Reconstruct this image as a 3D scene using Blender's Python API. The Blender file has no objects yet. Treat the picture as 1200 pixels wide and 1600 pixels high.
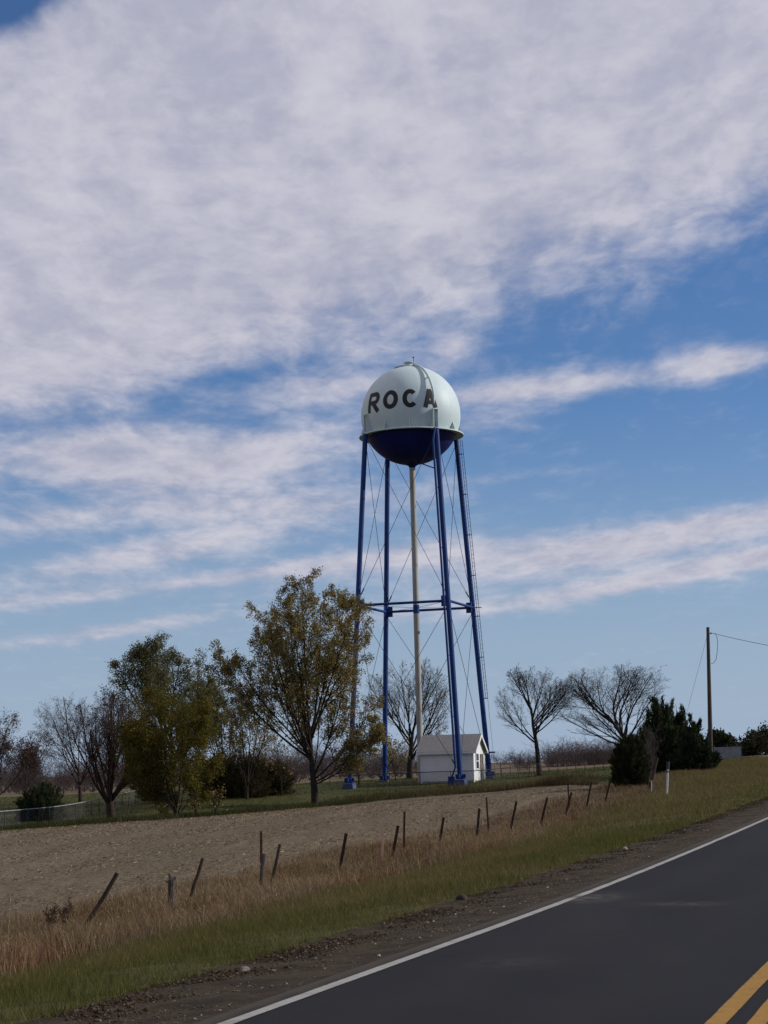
import bpy, bmesh, math, random
import numpy as np

C = bpy.context.scene
col = C.collection
R = math.radians

# ------------------------------------------------------------------ camera
F_PX, EYE, HORIZON, ROLL = 2900.0, 1.85, 1200.0, R(1.5)
PITCH = math.atan((HORIZON - 800.0) / F_PX)
_fw = np.array([0, math.cos(PITCH), math.sin(PITCH)])
_up = np.array([0, -math.sin(PITCH), math.cos(PITCH)])
_rt = np.array([1.0, 0, 0])
import mathutils
cam_r = _rt * math.cos(ROLL) - _up * math.sin(ROLL)
cam_u = _rt * math.sin(ROLL) + _up * math.cos(ROLL)
cd = bpy.data.cameras.new('camera')
cam = bpy.data.objects.new('camera', cd)
col.objects.link(cam)
M = mathutils.Matrix(((cam_r[0], cam_u[0], -_fw[0], 0), (cam_r[1], cam_u[1], -_fw[1], 0),
                      (cam_r[2], cam_u[2], -_fw[2], EYE), (0, 0, 0, 1)))
cam.matrix_world = M
cd.sensor_fit = 'VERTICAL'
cd.sensor_height = 36.0
cd.lens = 36.0 * F_PX / 1600.0
cd.clip_start = 0.1
cd.clip_end = 9000
C.camera = cam

# ------------------------------------------------------------------ exposure, sun, sky
C.view_settings.view_transform = 'Standard'
C.view_settings.look = 'None'
C.view_settings.exposure = 0.0
C.view_settings.gamma = 1.0
SUN_EL, SUN_B = R(29.0), R(5.0)         # elevation; how far behind the picture plane, on the right
sl = bpy.data.lights.new('sun', 'SUN')
sl.energy = 3.9
sl.angle = R(0.53)
sl.color = (1.0, 0.95, 0.87)
sun = bpy.data.objects.new('sun', sl)
col.objects.link(sun)
sdir = mathutils.Vector((math.cos(SUN_EL) * math.cos(SUN_B), math.cos(SUN_EL) * math.sin(SUN_B), math.sin(SUN_EL)))
sun.rotation_euler = (-sdir).to_track_quat('-Z', 'Y').to_euler()
sun.location = (60, 0, 60)


class X:
    """A value socket with arithmetic, to write shader maths as formulas."""
    def __init__(self, nt, s): self.nt, self.s = nt, s
    def _m(self, op, *a, clamp=False):
        n = self.nt.nodes.new('ShaderNodeMath'); n.operation = op; n.use_clamp = clamp
        for i, v in enumerate((self,) + a):
            if isinstance(v, X): self.nt.links.new(v.s, n.inputs[i])
            else: n.inputs[i].default_value = v
        return X(self.nt, n.outputs[0])
    def __add__(self, o): return self._m('ADD', o)
    def __sub__(self, o): return self._m('SUBTRACT', o)
    def __mul__(self, o): return self._m('MULTIPLY', o)
    def __truediv__(self, o): return self._m('DIVIDE', o)
    __radd__ = __add__
    __rmul__ = __mul__
    def sat(self): return self._m('ADD', 0.0, clamp=True)
    def mx(self, o): return self._m('MAXIMUM', o)
    def mn(self, o): return self._m('MINIMUM', o)
    def pw(self, o): return self._m('POWER', o)
    def smooth(self, a, b, lo=0.0, hi=1.0):
        n = self.nt.nodes.new('ShaderNodeMapRange'); n.interpolation_type = 'SMOOTHSTEP'
        self.nt.links.new(self.s, n.inputs[0])
        for i, v in zip((1, 2, 3, 4), (a, b, lo, hi)): n.inputs[i].default_value = v
        return X(self.nt, n.outputs[0])


def comb(nt, x, y, z):
    n = nt.nodes.new('ShaderNodeCombineXYZ')
    for i, v in enumerate((x, y, z)):
        if isinstance(v, X): nt.links.new(v.s, n.inputs[i])
        else: n.inputs[i].default_value = v
    return n.outputs[0]


def sep(nt, sock):
    n = nt.nodes.new('ShaderNodeSeparateXYZ'); nt.links.new(sock, n.inputs[0])
    return [X(nt, n.outputs[i]) for i in range(3)]


def noise(nt, vec, scale, detail=4, rough=0.55, dist=0.0):
    n = nt.nodes.new('ShaderNodeTexNoise')
    if vec is not None: nt.links.new(vec, n.inputs['Vector'])
    n.inputs['Scale'].default_value = scale; n.inputs['Detail'].default_value = detail
    n.inputs['Roughness'].default_value = rough; n.inputs['Distortion'].default_value = dist
    return X(nt, n.outputs['Fac'])


def mixc(nt, fac, a, b, mode='MIX'):
    n = nt.nodes.new('ShaderNodeMix'); n.data_type = 'RGBA'; n.blend_type = mode
    for i, v in ((0, fac), (6, a), (7, b)):
        if isinstance(v, X): nt.links.new(v.s, n.inputs[i])
        elif hasattr(v, 'is_linked'): nt.links.new(v, n.inputs[i])
        elif isinstance(v, (tuple, list)): n.inputs[i].default_value = (*v[:3], 1)
        else: n.inputs[i].default_value = v
    return n.outputs[2]


def pix_dir(x, y):
    dx, dy = x - 600.0, y - 800.0
    u = dx * math.cos(ROLL) - dy * math.sin(ROLL)
    v = -dx * math.sin(ROLL) - dy * math.cos(ROLL)
    return _fw * F_PX + _rt * u + _up * v


def at(x, y, Y):
    """World point at forward distance Y on the sight line through a picture point."""
    r = pix_dir(x, y)
    return np.array([0, 0, EYE]) + r * (Y / r[1])


def azel(x, y):
    d = pix_dir(x, y); d = d / np.linalg.norm(d)
    return math.atan2(d[0], d[1]), math.asin(d[2])


world = bpy.data.worlds.new('World')
C.world = world
world.use_nodes = True
nt = world.node_tree
nt.nodes.clear()
wo = nt.nodes.new('ShaderNodeOutputWorld')
bg = nt.nodes.new('ShaderNodeBackground')
nt.links.new(bg.outputs[0], wo.inputs[0])
sky = nt.nodes.new('ShaderNodeTexSky')
sky.sky_type = 'NISHITA'
sky.sun_disc = False
sky.sun_elevation = SUN_EL
sky.sun_rotation = R(90) - SUN_B
sky.altitude = 400
sky.air_density = 1.0
sky.dust_density = 0.6
sky.ozone_density = 2.2
bg.inputs['Strength'].default_value = 0.11
SKY_TINT, HAZE_BLUE = (0.44, 0.605, 0.85), (3.2, 4.05, 5.35)
tc = nt.nodes.new('ShaderNodeTexCoord')
dx_, dy_, dz_ = sep(nt, tc.outputs['Generated'])
AZ = dx_._m('ARCTAN2', dy_)
EL = dz_._m('ARCSINE')
# the cloud deck lies flat and high: its cells grow and round out with height and flatten towards the horizon
zz = EL.mx(0.0) + 0.24
qx0, qy0 = AZ * 2.1 / zz, (zz._m('POWER', -1.0)) * -1.55
ca, sa = math.cos(R(6)), math.sin(R(6))
qx = qx0 * ca + qy0 * sa
qy = qy0 * ca - qx0 * sa
w1 = noise(nt, comb(nt, qx, qy, 3.1), 2.6, 4, 0.5)
w2 = noise(nt, comb(nt, qx, qy, 9.4), 2.6, 4, 0.5)
vx = qx + (w1 - .5) * 0.16
vy = qy * 1.12 + (w2 - .5) * 0.16
n_big = noise(nt, comb(nt, vx, vy, 0.0), 2.2, 3, 0.5)
n_mid = noise(nt, comb(nt, vx, vy, 7.7), 5.5, 5, 0.55)
n_cell = noise(nt, comb(nt, vx, vy * 1.15, 5.5), 13.0, 5, 0.55)
n_fin = noise(nt, comb(nt, qx + n_mid * 0.12, qy * 1.3, 2.2), 34.0, 5, 0.6)


def blob(x, y, rx, ry, slope, amp):
    """A patch of cloud: an ellipse in compass bearing and height above the horizon."""
    a, e = azel(x, y)
    th = math.atan(slope) + ROLL * 0.9
    c, s = math.cos(th), math.sin(th)
    da, de = AZ - a, EL - e
    u = (da * c + de * s) * (F_PX / rx)
    v = (de * c - da * s) * (F_PX / ry)
    return ((u * u + v * v) * -1.0)._m('EXPONENT') * amp


# main sheet: everything above a slanted edge rising to the right
a0, e0 = azel(0, 655); a1, e1 = azel(620, 548); a2, e2 = azel(1200, 325)
slope1 = (e2 - e0) / (a2 - a0)
edge = EL - ((AZ - a0) * slope1 + e0)
mid_sag = (e1 - (e0 + (a1 - a0) * slope1))
edge = edge - (((AZ - a1) * 5.5)._m('POWER', 2.0) * -1.0)._m('EXPONENT') * mid_sag
cov = edge.smooth(-0.028, 0.04) * 0.66 + edge.smooth(0.02, 0.10) * 0.6
cov = cov - blob(-30, -40, 170, 95, 0.42, 2.2)            # the blue corner
for b in ((230, 725, 250, 44, 0.0, .62), (420, 705, 150, 36, 0.25, .3), (250, 862, 240, 22, 0.16, .5), (400, 790, 260, 24, 0.02, .42), (150, 690, 160, 26, .1, .3),
          (520, 885, 170, 22, 0.12, .36), (180, 985, 220, 13, 0.1, .48), (330, 905, 190, 10, 0.1, .4), (620, 960, 140, 20, 0.1, .3), (640, 870, 130, 20, .1, .36),
          (830, 608, 190, 19, 0.06, .58), (1130, 565, 90, 26, 0.12, .62), (705, 545, 40, 20, .35, .4), (540, 605, 130, 22, 0.03, .45),
          (1040, 838, 300, 26, 0.13, .75), (980, 912, 240, 15, 0.12, .65), (1190, 870, 130, 20, 0.12, .5), (880, 708, 70, 9, .1, .1),
          (790, 745, 120, 10, .05, .16), (60, 935, 150, 16, .1, .36), (60, 815, 90, 22, .1, .26), (760, 660, 90, 22, .1, .3), (1120, 1000, 180, 10, .08, .12), (90, 560, 230, 60, .1, .3), (230, 800, 420, 150, .05, .2), (1000, 875, 300, 50, .13, .2), (900, 590, 350, 60, .1, .12),
          (780, 860, 160, 26, .12, .3), (350, 590, 120, 20, .15, -.25), (80, 770, 60, 14, -.3, -.25), (60, 855, 140, 10, .1, -.15)):
    cov = cov + blob(*b)
soft = (EL * 3.2).mn(1.0)
dens = cov + ((n_big - 0.5) * 0.45 + (n_mid - 0.5) * 0.72) * (soft * .5 + .5) + (n_cell - 0.5) * 0.5 + (n_fin - 0.5) * 0.12
alpha = dens.smooth(0.0, 0.78) * 0.95
shade = ((n_mid - .5) * 0.75 + (n_cell - .5) * 0.6 + (n_big - .5) * .45 + (n_fin - .5) * .12 + .5).smooth(0.22, 0.78)
CLOUD_LO, CLOUD_HI = (3.8, 3.9, 4.9), (5.6, 5.5, 6.2)
cloud = mixc(nt, shade, CLOUD_LO, CLOUD_HI)
# clear air: the physical sky, paling to a milky blue near the horizon
skyc = mixc(nt, 1.0, sky.outputs[0], SKY_TINT, 'MULTIPLY')
skyc = mixc(nt, EL.smooth(R(-1), R(12), .95, 0.0), skyc, HAZE_BLUE)
final = mixc(nt, alpha, skyc, cloud)
nt.links.new(final, bg.inputs['Color'])

# ------------------------------------------------------------------ tags
def tag(o, label=None, cat=None, group=None, kind=None):
    if label: o['label'] = label
    if cat: o['category'] = cat
    if group: o['group'] = group
    if kind: o['kind'] = kind
    return o


def empty(name, loc, rz=0.0, **k):
    o = bpy.data.objects.new(name, None)
    o.empty_display_size = 0.3
    col.objects.link(o)
    o.location = loc
    o.rotation_euler = (0, 0, rz)
    return tag(o, **k)


def mesh_obj(name, verts, faces, mats, parent=None, smooth=False, colors=None, midx=None):
    """faces: one array (n,3) or (n,4), or a list of such arrays."""
    verts = np.asarray(verts, dtype=np.float32).reshape(-1, 3)
    if isinstance(faces, np.ndarray): faces = [faces]
    faces = [np.asarray(f, dtype=np.int32) for f in faces if len(f)]
    me = bpy.data.meshes.new(name)
    nl = sum(f.size for f in faces); nf = sum(len(f) for f in faces)
    me.vertices.add(len(verts)); me.vertices.foreach_set('co', verts.ravel())
    me.loops.add(nl); me.polygons.add(nf)
    me.loops.foreach_set('vertex_index', np.concatenate([f.ravel() for f in faces]))
    tot = np.concatenate([np.full(len(f), f.shape[1], np.int32) for f in faces])
    st = np.concatenate([[0], np.cumsum(tot)[:-1]]).astype(np.int32)
    me.polygons.foreach_set('loop_start', st)
    me.polygons.foreach_set('loop_total', tot)
    if midx is not None: me.polygons.foreach_set('material_index', np.asarray(midx, np.int32))
    me.polygons.foreach_set('use_smooth', np.full(nf, smooth, dtype=bool))
    me.update(calc_edges=True)
    if colors is not None:
        ca_ = me.color_attributes.new('tint', 'FLOAT_COLOR', 'POINT')
        cc = np.ones((len(verts), 4), np.float32); cc[:, :3] = colors
        ca_.data.foreach_set('color', cc.ravel())
    for m in (mats if isinstance(mats, (list, tuple)) else [mats]): me.materials.append(m)
    me.validate()
    o = bpy.data.objects.new(name, me)
    col.objects.link(o)
    if parent is not None: o.parent = parent
    return o


class MB:
    """Collects polygons of one part."""
    def __init__(self): self.v, self.q, self.t, self.n = [], [], [], 0
    def add(self, v, q=None, t=None):
        v = np.asarray(v, float).reshape(-1, 3)
        if q is not None and len(q): self.q.append(np.asarray(q) + self.n)
        if t is not None and len(t): self.t.append(np.asarray(t) + self.n)
        self.v.append(v); self.n += len(v)
        return self
    def box(self, c, s, rz=0.0, top=1.0, tilt=None):
        sx, sy, sz = (k / 2 for k in s)
        v = np.array([[-sx, -sy, -sz], [sx, -sy, -sz], [sx, sy, -sz], [-sx, sy, -sz],
                      [-sx * top, -sy * top, sz], [sx * top, -sy * top, sz], [sx * top, sy * top, sz], [-sx * top, sy * top, sz]])
        if tilt is not None: v = v @ np.array(tilt).T
        c_, s_ = math.cos(rz), math.sin(rz)
        v = v @ np.array([[c_, s_, 0], [-s_, c_, 0], [0, 0, 1]]) + np.array(c)
        return self.add(v, [[0, 3, 2, 1], [4, 5, 6, 7], [0, 1, 5, 4], [1, 2, 6, 5], [2, 3, 7, 6], [3, 0, 4, 7]])
    def tube(self, pts, r, k=8, caps=True):
        pts = np.asarray(pts, float)
        r = np.broadcast_to(np.asarray(r, float), (len(pts),))
        v, q = tubes(pts[None], r[None], k)
        n = len(pts)
        self.add(v, q)
        if caps:
            for ring, ce, fl in ((0, pts[0], 1), (n - 1, pts[-1], 0)):
                vv = np.vstack([v.reshape(n, k, 3)[ring], ce[None]])
                a = np.arange(k); b = (a + 1) % k
                t = np.stack([a, b, np.full(k, k)], 1)
                self.add(vv, None, t[:, ::-1] if fl else t)
        return self
    def lathe(self, prof, k=48, c=(0, 0, 0)):
        prof = np.asarray(prof, float); n = len(prof)
        a = np.linspace(0, 2 * np.pi, k, endpoint=False)
        v = np.stack([prof[:, None, 0] * np.cos(a), prof[:, None, 0] * np.sin(a), np.repeat(prof[:, 1:2], k, 1)], 2).reshape(-1, 3) + np.array(c)
        i, j = np.meshgrid(np.arange(n - 1), np.arange(k), indexing='ij')
        j2 = (j + 1) % k
        q = np.stack([i * k + j, i * k + j2, (i + 1) * k + j2, (i + 1) * k + j], 2).reshape(-1, 4)
        return self.add(v, q)
    def build(self, name, mat, parent=None, smooth=False):
        fs = []
        if self.q: fs.append(np.vstack(self.q))
        if self.t: fs.append(np.vstack(self.t))
        return mesh_obj(name, np.vstack(self.v), fs, mat, parent, smooth)


def tubes(P, Rr, k):
    """Many polylines at once. P (m,n,3), Rr (m,n) -> verts, quads."""
    m, n, _ = P.shape
    T = np.empty_like(P)
    T[:, 1:-1] = P[:, 2:] - P[:, :-2]
    T[:, 0] = P[:, 1] - P[:, 0]; T[:, -1] = P[:, -1] - P[:, -2]
    T /= np.linalg.norm(T, axis=2, keepdims=True) + 1e-9
    T0 = T.mean(1)
    ref = np.where(np.abs(T0[:, 2:3]) < 0.8, np.array([[0, 0, 1.0]]), np.array([[1.0, 0, 0]]))[:, None, :]
    A = np.cross(np.broadcast_to(ref, T.shape), T); A /= np.linalg.norm(A, axis=2, keepdims=True) + 1e-9
    B = np.cross(T, A)
    an = np.linspace(0, 2 * np.pi, k, endpoint=False)
    V = P[:, :, None, :] + Rr[:, :, None, None] * (A[:, :, None, :] * np.cos(an)[None, None, :, None] + B[:, :, None, :] * np.sin(an)[None, None, :, None])
    mi, i, j = np.meshgrid(np.arange(m), np.arange(n - 1), np.arange(k), indexing='ij')
    j2 = (j + 1) % k
    b = mi * n * k
    q = np.stack([b + i * k + j, b + i * k + j2, b + (i + 1) * k + j2, b + (i + 1) * k + j], 3).reshape(-1, 4)
    return V.reshape(-1, 3), q


# ------------------------------------------------------------------ materials
def mat(name, base, base2=None, rough=0.7, scale=4.0, metal=0.0, bump=0.0, bscale=None, spec=0.3, detail=6, stretch=None, lo=.35, hi=.65):
    m = bpy.data.materials.new(name); m.use_nodes = True
    t = m.node_tree; p = t.nodes['Principled BSDF']
    p.inputs['Roughness'].default_value = rough; p.inputs['Metallic'].default_value = metal
    p.inputs['Specular IOR Level'].default_value = spec
    tcn = t.nodes.new('ShaderNodeTexCoord'); vec = tcn.outputs['Object']
    if stretch:
        mp = t.nodes.new('ShaderNodeMapping'); t.links.new(vec, mp.inputs[0]); mp.inputs['Scale'].default_value = stretch
        vec = mp.outputs[0]
    if base2 is None: base2 = tuple(c * 0.82 for c in base)
    f = noise(t, vec, scale, detail, 0.6)
    t.links.new(mixc(t, f.smooth(lo, hi), base, base2), p.inputs['Base Color'])
    if bump:
        b = t.nodes.new('ShaderNodeBump'); b.inputs['Strength'].default_value = bump; b.inputs['Distance'].default_value = 0.02
        h = noise(t, vec, bscale or scale * 4, 6, 0.6)
        t.links.new(h.s, b.inputs['Height']); t.links.new(b.outputs[0], p.inputs['Normal'])
    return m


def leaf_mat(name, trans=0.25, rough=0.75):
    m = bpy.data.materials.new(name); m.use_nodes = True
    t = m.node_tree; t.nodes.clear()
    out = t.nodes.new('ShaderNodeOutputMaterial'); at_ = t.nodes.new('ShaderNodeAttribute'); at_.attribute_name = 'tint'
    d = t.nodes.new('ShaderNodeBsdfDiffuse'); tr = t.nodes.new('ShaderNodeBsdfTranslucent'); mx = t.nodes.new('ShaderNodeMixShader')
    t.links.new(at_.outputs['Color'], d.inputs[0]); t.links.new(at_.outputs['Color'], tr.inputs[0])
    mx.inputs[0].default_value = trans
    t.links.new(d.outputs[0], mx.inputs[1]); t.links.new(tr.outputs[0], mx.inputs[2]); t.links.new(mx.outputs[0], out.inputs[0])
    return m


LEAF = leaf_mat('leaf')
GRASSM = leaf_mat('grass_blade', 0.3)
STRAWM = leaf_mat('straw', 0.1)
STONEM = leaf_mat('stone', 0.0)
BARK = mat('bark', (0.040, 0.030, 0.023), (0.020, 0.016, 0.013), 0.9, 5, bump=0.6, spec=.1)
BARK_RED = mat('reddish_bark', (0.055, 0.036, 0.030), (0.03, 0.021, 0.018), 0.9, 5, spec=.1)
BARK_GREY = mat('grey_bark', (0.085, 0.072, 0.06), (0.04, 0.034, 0.03), 0.9, 5, bump=0.4, spec=.1)
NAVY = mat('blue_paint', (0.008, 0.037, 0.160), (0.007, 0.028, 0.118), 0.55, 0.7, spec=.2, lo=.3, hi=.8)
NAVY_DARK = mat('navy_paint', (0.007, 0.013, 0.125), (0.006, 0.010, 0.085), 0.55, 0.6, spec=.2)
AQUA = mat('pale_aqua_paint', (0.49, 0.575, 0.575), (0.45, 0.535, 0.535), 0.55, 0.8, spec=.4, lo=.3, hi=.8)
def weathered(m, streak, seam, zs):
    """Rain streaks, a little rust and the plate seams of a welded ball, over the paint of material m."""
    t = m.node_tree; p = t.nodes['Principled BSDF']
    base = p.inputs['Base Color'].links[0].from_socket
    tcn = t.nodes.new('ShaderNodeTexCoord'); ox, oy, oz = sep(t, tcn.outputs['Object'])
    ang = oy._m('ARCTAN2', ox)
    st = noise(t, comb(t, ang * 9.0, oz * .22, 0.0), 2.2, 6, .65).smooth(.52, .78)
    gr = noise(t, comb(t, ang * 3.0, oz * .6, 4.0), 1.6, 5, .6).smooth(.45, .75)
    c = mixc(t, st * .38 + gr * .12, base, streak)
    sv = ((ang * (16 / 6.2832))._m('FRACT') - .5)._m('ABSOLUTE').smooth(.493, .499)
    sh = (((oz - zs) * (1 / 1.45))._m('FRACT') - .5)._m('ABSOLUTE').smooth(.488, .498)
    c = mixc(t, sv.mx(sh) * .22, c, seam)
    t.links.new(c, p.inputs['Base Color'])


weathered(AQUA, (0.27, 0.30, 0.27), (0.2, 0.25, 0.24), .4)
LETTER = mat('black_paint', (0.013, 0.011, 0.012), (0.02, 0.015, 0.014), 0.6, 3)
CREAM = mat('cream_paint', (0.34, 0.33, 0.295), (0.25, 0.24, 0.21), 0.6, 1.3, stretch=(3, 3, .35))
RODM = mat('rod_steel', (0.02, 0.03, 0.07), None, 0.6, 3)
STEEL_DARK = mat('dark_steel', (0.03, 0.032, 0.04), None, 0.6, 3)
CONCRETE_BLUE = mat('blue_painted_concrete', (0.06, 0.085, 0.17), (0.03, 0.05, 0.12), 0.8, 3, bump=.3)

# ------------------------------------------------------------------ the lie of the land
PHI = R(17.466)                                        # the road's bearing
D2 = np.array([math.sin(PHI), math.cos(PHI)])          # along the road
N2 = np.array([math.cos(PHI), -math.sin(PHI)])         # to the right of it
ROAD_Z = np.array([(-4000, 0), (0, 0), (25, 0), (30, .035), (34, .07), (41, .15), (51, .28), (70, .58), (100, 1.06), (126, 1.45), (150, 1.82), (180, 2.15), (230, 2.4), (300, 2.5), (6000, 2.5)])
FEN_Z = np.array([(-4000, -1.2), (0, -1.2), (28, -1.15), (36, -1.1), (42, -1.1), (48, -.95), (57, -.7), (67, -.62), (73, -.5), (78, -.28), (86, .05), (100, .58), (126, 1.42), (150, 1.8), (180, 2.1), (230, 2.3), (6000, 2.3)])


def so(x, y): return x * D2[0] + y * D2[1], x * N2[0] + y * N2[1]
def xy(s, o): return s * D2[0] + o * N2[0], s * D2[1] + o * N2[1]
def smoothen(tab, s, w=4.0):
    return sum(np.interp(s + k, tab[:, 0], tab[:, 1]) for k in (-w, -w / 2, 0, w / 2, w)) / 5


anch = []
for x, y, Y in ((0, 1298, 98), (250, 1281, 106), (490, 1260, 124), (600, 1247, 133), (720, 1237, 137), (840, 1229, 130), (175, 1283, 111), (275, 1280, 107),
                (548, 1233, 144), (722, 1227, 141.3), (764, 1216, 150), (598, 1222, 152.7), (843, 1212, 150), (900, 1206, 160), (700, 1214, 168), (492, 1258, 127),
                (20, 1252, 160), (380, 1247, 135), (660, 1226, 143.5), (985, 1232, 99), (1045, 1206, 121), (300, 1235, 165), (900, 1232, 110), (130, 1262, 140),
                (-300, 1310, 100), (-300, 1262, 160)):
    p = at(x, y, Y); anch.append(p)
for X_, Y_, Z_ in ((-120, 60, -1), (-60, 20, -1), (-60, 60, -1.0), (-30, 60, -1.0), (-90, 230, .1), (-40, 240, .5), (0, 250, 1.2), (45, 250, 2.1), (-200, 150, -.6), (20, 200, 1.35)):
    anch.append(np.array([X_, Y_, Z_]))
for s_ in (10, 25, 36, 42, 48, 57, 67, 73, 78, 86, 100, 126, 150, 180):
    for o_ in (-16.5, -20):
        x_, y_ = xy(s_, o_); anch.append(np.array([x_, y_, float(smoothen(FEN_Z, np.array(s_)))]))
anch = np.array(anch)
_A = anch[:, :2] / 50.0


def _phi(d2): return 0.5 * d2 * np.log(d2 + 1e-12)


_n = len(_A)
_K = _phi(((_A[:, None] - _A[None]) ** 2).sum(2)) + np.eye(_n) * 0.004
_Pm = np.hstack([np.ones((_n, 1)), _A])
_S = np.linalg.solve(np.block([[_K, _Pm], [_Pm.T, np.zeros((3, 3))]]), np.concatenate([anch[:, 2], np.zeros(3)]))


def tps(x, y):
    sh = np.shape(x); q = np.stack([np.ravel(x), np.ravel(y)], 1) / 50.0
    out = np.empty(len(q))
    for i in range(0, len(q), 20000):
        b = q[i:i + 20000]
        out[i:i + 20000] = _phi(((b[:, None] - _A[None]) ** 2).sum(2)) @ _S[:_n] + _S[_n] + b @ _S[_n + 1:]
    return out.reshape(sh)


def sst(x, a, b):
    t = np.clip((x - a) / (b - a), 0, 1); return t * t * (3 - 2 * t)


def terrain(x, y):
    x = np.asarray(x, float); y = np.asarray(y, float)
    s, o = so(x, y)
    zr = smoothen(ROAD_Z, s); zf = smoothen(FEN_Z, s)
    w = sst(o, -16.5, -7.0)
    verge = zf * (1 - w) + (zr - 0.09) * w
    z = np.where(o > -7.35, np.interp(o, [-7.35, -5.72], [0, 1]) * 0.09 + zr - 0.09, verge)
    xc, yc = np.clip(x, -200, 80), np.clip(y, -10, 260)
    zt = np.clip(tps(xc, yc), -1.3, 2.6)
    dist = np.hypot(x, y)
    far = 1.25 + 1.1 * np.sin(x / 310.0 + .8) * np.sin(y / 420.0) + 0.9 * sst(x, -50, 120)
    wf = sst(dist, 200, 420)
    zt = zt * (1 - wf) + far * wf
    wl = sst(-o, 16.5, 21)
    z = np.where(o < -16.5, verge * (1 - wl) + zt * wl, z)
    right = zr - 0.05 - 0.35 * sst(o, 3.5, 9) + 0.2 * sst(o, 12, 40)
    z = np.where(o > 2.0, right, z)
    return z


def tz(x, y): return float(terrain(np.array([x]), np.array([y]))[0])


def on_ground(px, Y):
    """World point on the ground at bearing of picture column px (at horizon height) and forward distance Y."""
    p = at(px, HORIZON + 20, Y)
    return np.array([p[0], p[1], tz(p[0], p[1])])


def geom(a, b, n):
    return list(a + (b - a) * ((np.geomspace(1, 200, n) - 1) / 199.0))


S_ = geom(-20, -5000, 14)[::-1] + list(np.arange(-16, 8, 4.0)) + list(np.arange(8, 60, .5)) + list(np.arange(60, 190, 1.0)) + list(np.arange(190, 300, 5.0)) + geom(300, 6000, 24)
O_ = geom(-100, -5000, 26)[::-1] + list(np.arange(-98.5, -19.2, 1.0)) + list(np.arange(-19, -7.6, .45)) + [-7.35, -6.8, -6.2, -5.72, -4, -2, 0, 1.95, 2.7, 3.5, 5, 7, 9, 12, 18, 27, 40] + geom(60, 5000, 14)
S_ = np.unique(np.array(S_)); O_ = np.unique(np.round(np.array(O_), 4))
SG, OG = np.meshgrid(S_, O_, indexing='ij')
XG, YG = xy(SG, OG)
ZG = terrain(XG, YG)
rg = np.random.default_rng(5)
bumpy = (OG < -7.3) & (SG > 0) & (SG < 200) & (OG > -100)
ZG = ZG + np.where(bumpy, rg.normal(0, .012, ZG.shape) + .03 * np.sin(XG * 1.3 + YG * .4) * np.sin(YG * .9), 0)
ZG = ZG + np.where((OG < -5.8) & (OG > -7.3), rg.normal(0, .012, ZG.shape), 0)

# the field's outline on the ground
fe = [at(x, y, Y)[:2] for x, y, Y in ((-700, 1320, 88), (-300, 1310, 92), (0, 1298, 98), (120, 1290, 101.5), (250, 1282, 105), (380, 1272, 113), (490, 1262, 122), (600, 1247, 131), (720, 1238, 134), (850, 1231, 125), (935, 1226, 113))]
fe = fe + [np.array(xy(s, -19.0)) for s in (104, 60, 20, -20, -100)] + [np.array(xy(-100, -400))]
fe = np.array(fe)


def inside(poly, x, y):
    r = np.zeros(np.shape(x), bool); n = len(poly)
    for i in range(n):
        (x1, y1), (x2, y2) = poly[i], poly[i - 1]
        c = (y1 > y) != (y2 > y)
        r ^= c & (x < (x2 - x1) * (y - y1) / (y2 - y1 + 1e-12) + x1)
    return r


sc_, oc_ = (SG[:-1, :-1] + SG[1:, 1:]) / 2, (OG[:-1, :-1] + OG[1:, 1:]) / 2
xc_, yc_ = xy(sc_, oc_)
zone = np.full(sc_.shape, 5)                                            # 5 distant, 4 lawn, 3 field, 2 verge, 1 shoulder, 0 road
dist_ = np.hypot(xc_, yc_)
zone[(oc_ < -19) & (yc_ < 175) & (yc_ > -100) & (xc_ > -220)] = 4
zone[inside(fe, xc_, yc_) & (oc_ < -19)] = 3
zone[(oc_ > -19.1) & (oc_ < -7.35)] = 2
zone[(oc_ > 3.5) & (oc_ < 60)] = 2
zone[((oc_ > -7.35) & (oc_ < -5.72)) | ((oc_ > 1.95) & (oc_ < 3.5))] = 1
zone[(oc_ > -5.72) & (oc_ < 1.95)] = 0


def ground_sheet(name, z, m):
    i, j = np.nonzero(zone == z)
    w = len(O_)
    q = np.stack([i * w + j, (i + 1) * w + j, (i + 1) * w + j + 1, i * w + j + 1], 1)
    u, inv = np.unique(q, return_inverse=True)
    V = np.stack([XG.ravel(), YG.ravel(), ZG.ravel()], 1)[u]
    return tag(mesh_obj(name, V, inv.reshape(-1, 4), m, smooth=True), kind='structure')


def zmat(name, cols, rough=0.95, bump=0.5, bscale=30, extra=None):
    """Ground material from several noises of different size over world position."""
    m = bpy.data.materials.new(name); m.use_nodes = True
    t = m.node_tree; p = t.nodes['Principled BSDF']
    p.inputs['Roughness'].default_value = rough; p.inputs['Specular IOR Level'].default_value = 0.1
    g = t.nodes.new('ShaderNodeNewGeometry')
    c = None
    for k, (colr, scale, lo, hi, amt, st) in enumerate(cols):
        if c is None: c = colr; continue
        mp = t.nodes.new('ShaderNodeMapping'); mp.vector_type = 'POINT'; t.links.new(g.outputs['Position'], mp.inputs[0])
        mp.inputs['Rotation'].default_value = (0, 0, PHI if st else 0)
        mp.inputs['Scale'].default_value = st or (1, 1, 1)
        f = noise(t, mp.outputs[0], scale, 5, 0.6).smooth(lo, hi) * amt
        c = mixc(t, f, c, colr)
    if extra: c = extra(t, g, c)
    t.links.new(c, p.inputs['Base Color'])
    b = t.nodes.new('ShaderNodeBump'); b.inputs['Strength'].default_value = bump; b.inputs['Distance'].default_value = 0.05
    h = noise(t, g.outputs['Position'], bscale, 6, 0.65)
    t.links.new(h.s, b.inputs['Height']); t.links.new(b.outputs[0], p.inputs['Normal'])
    return m


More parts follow.
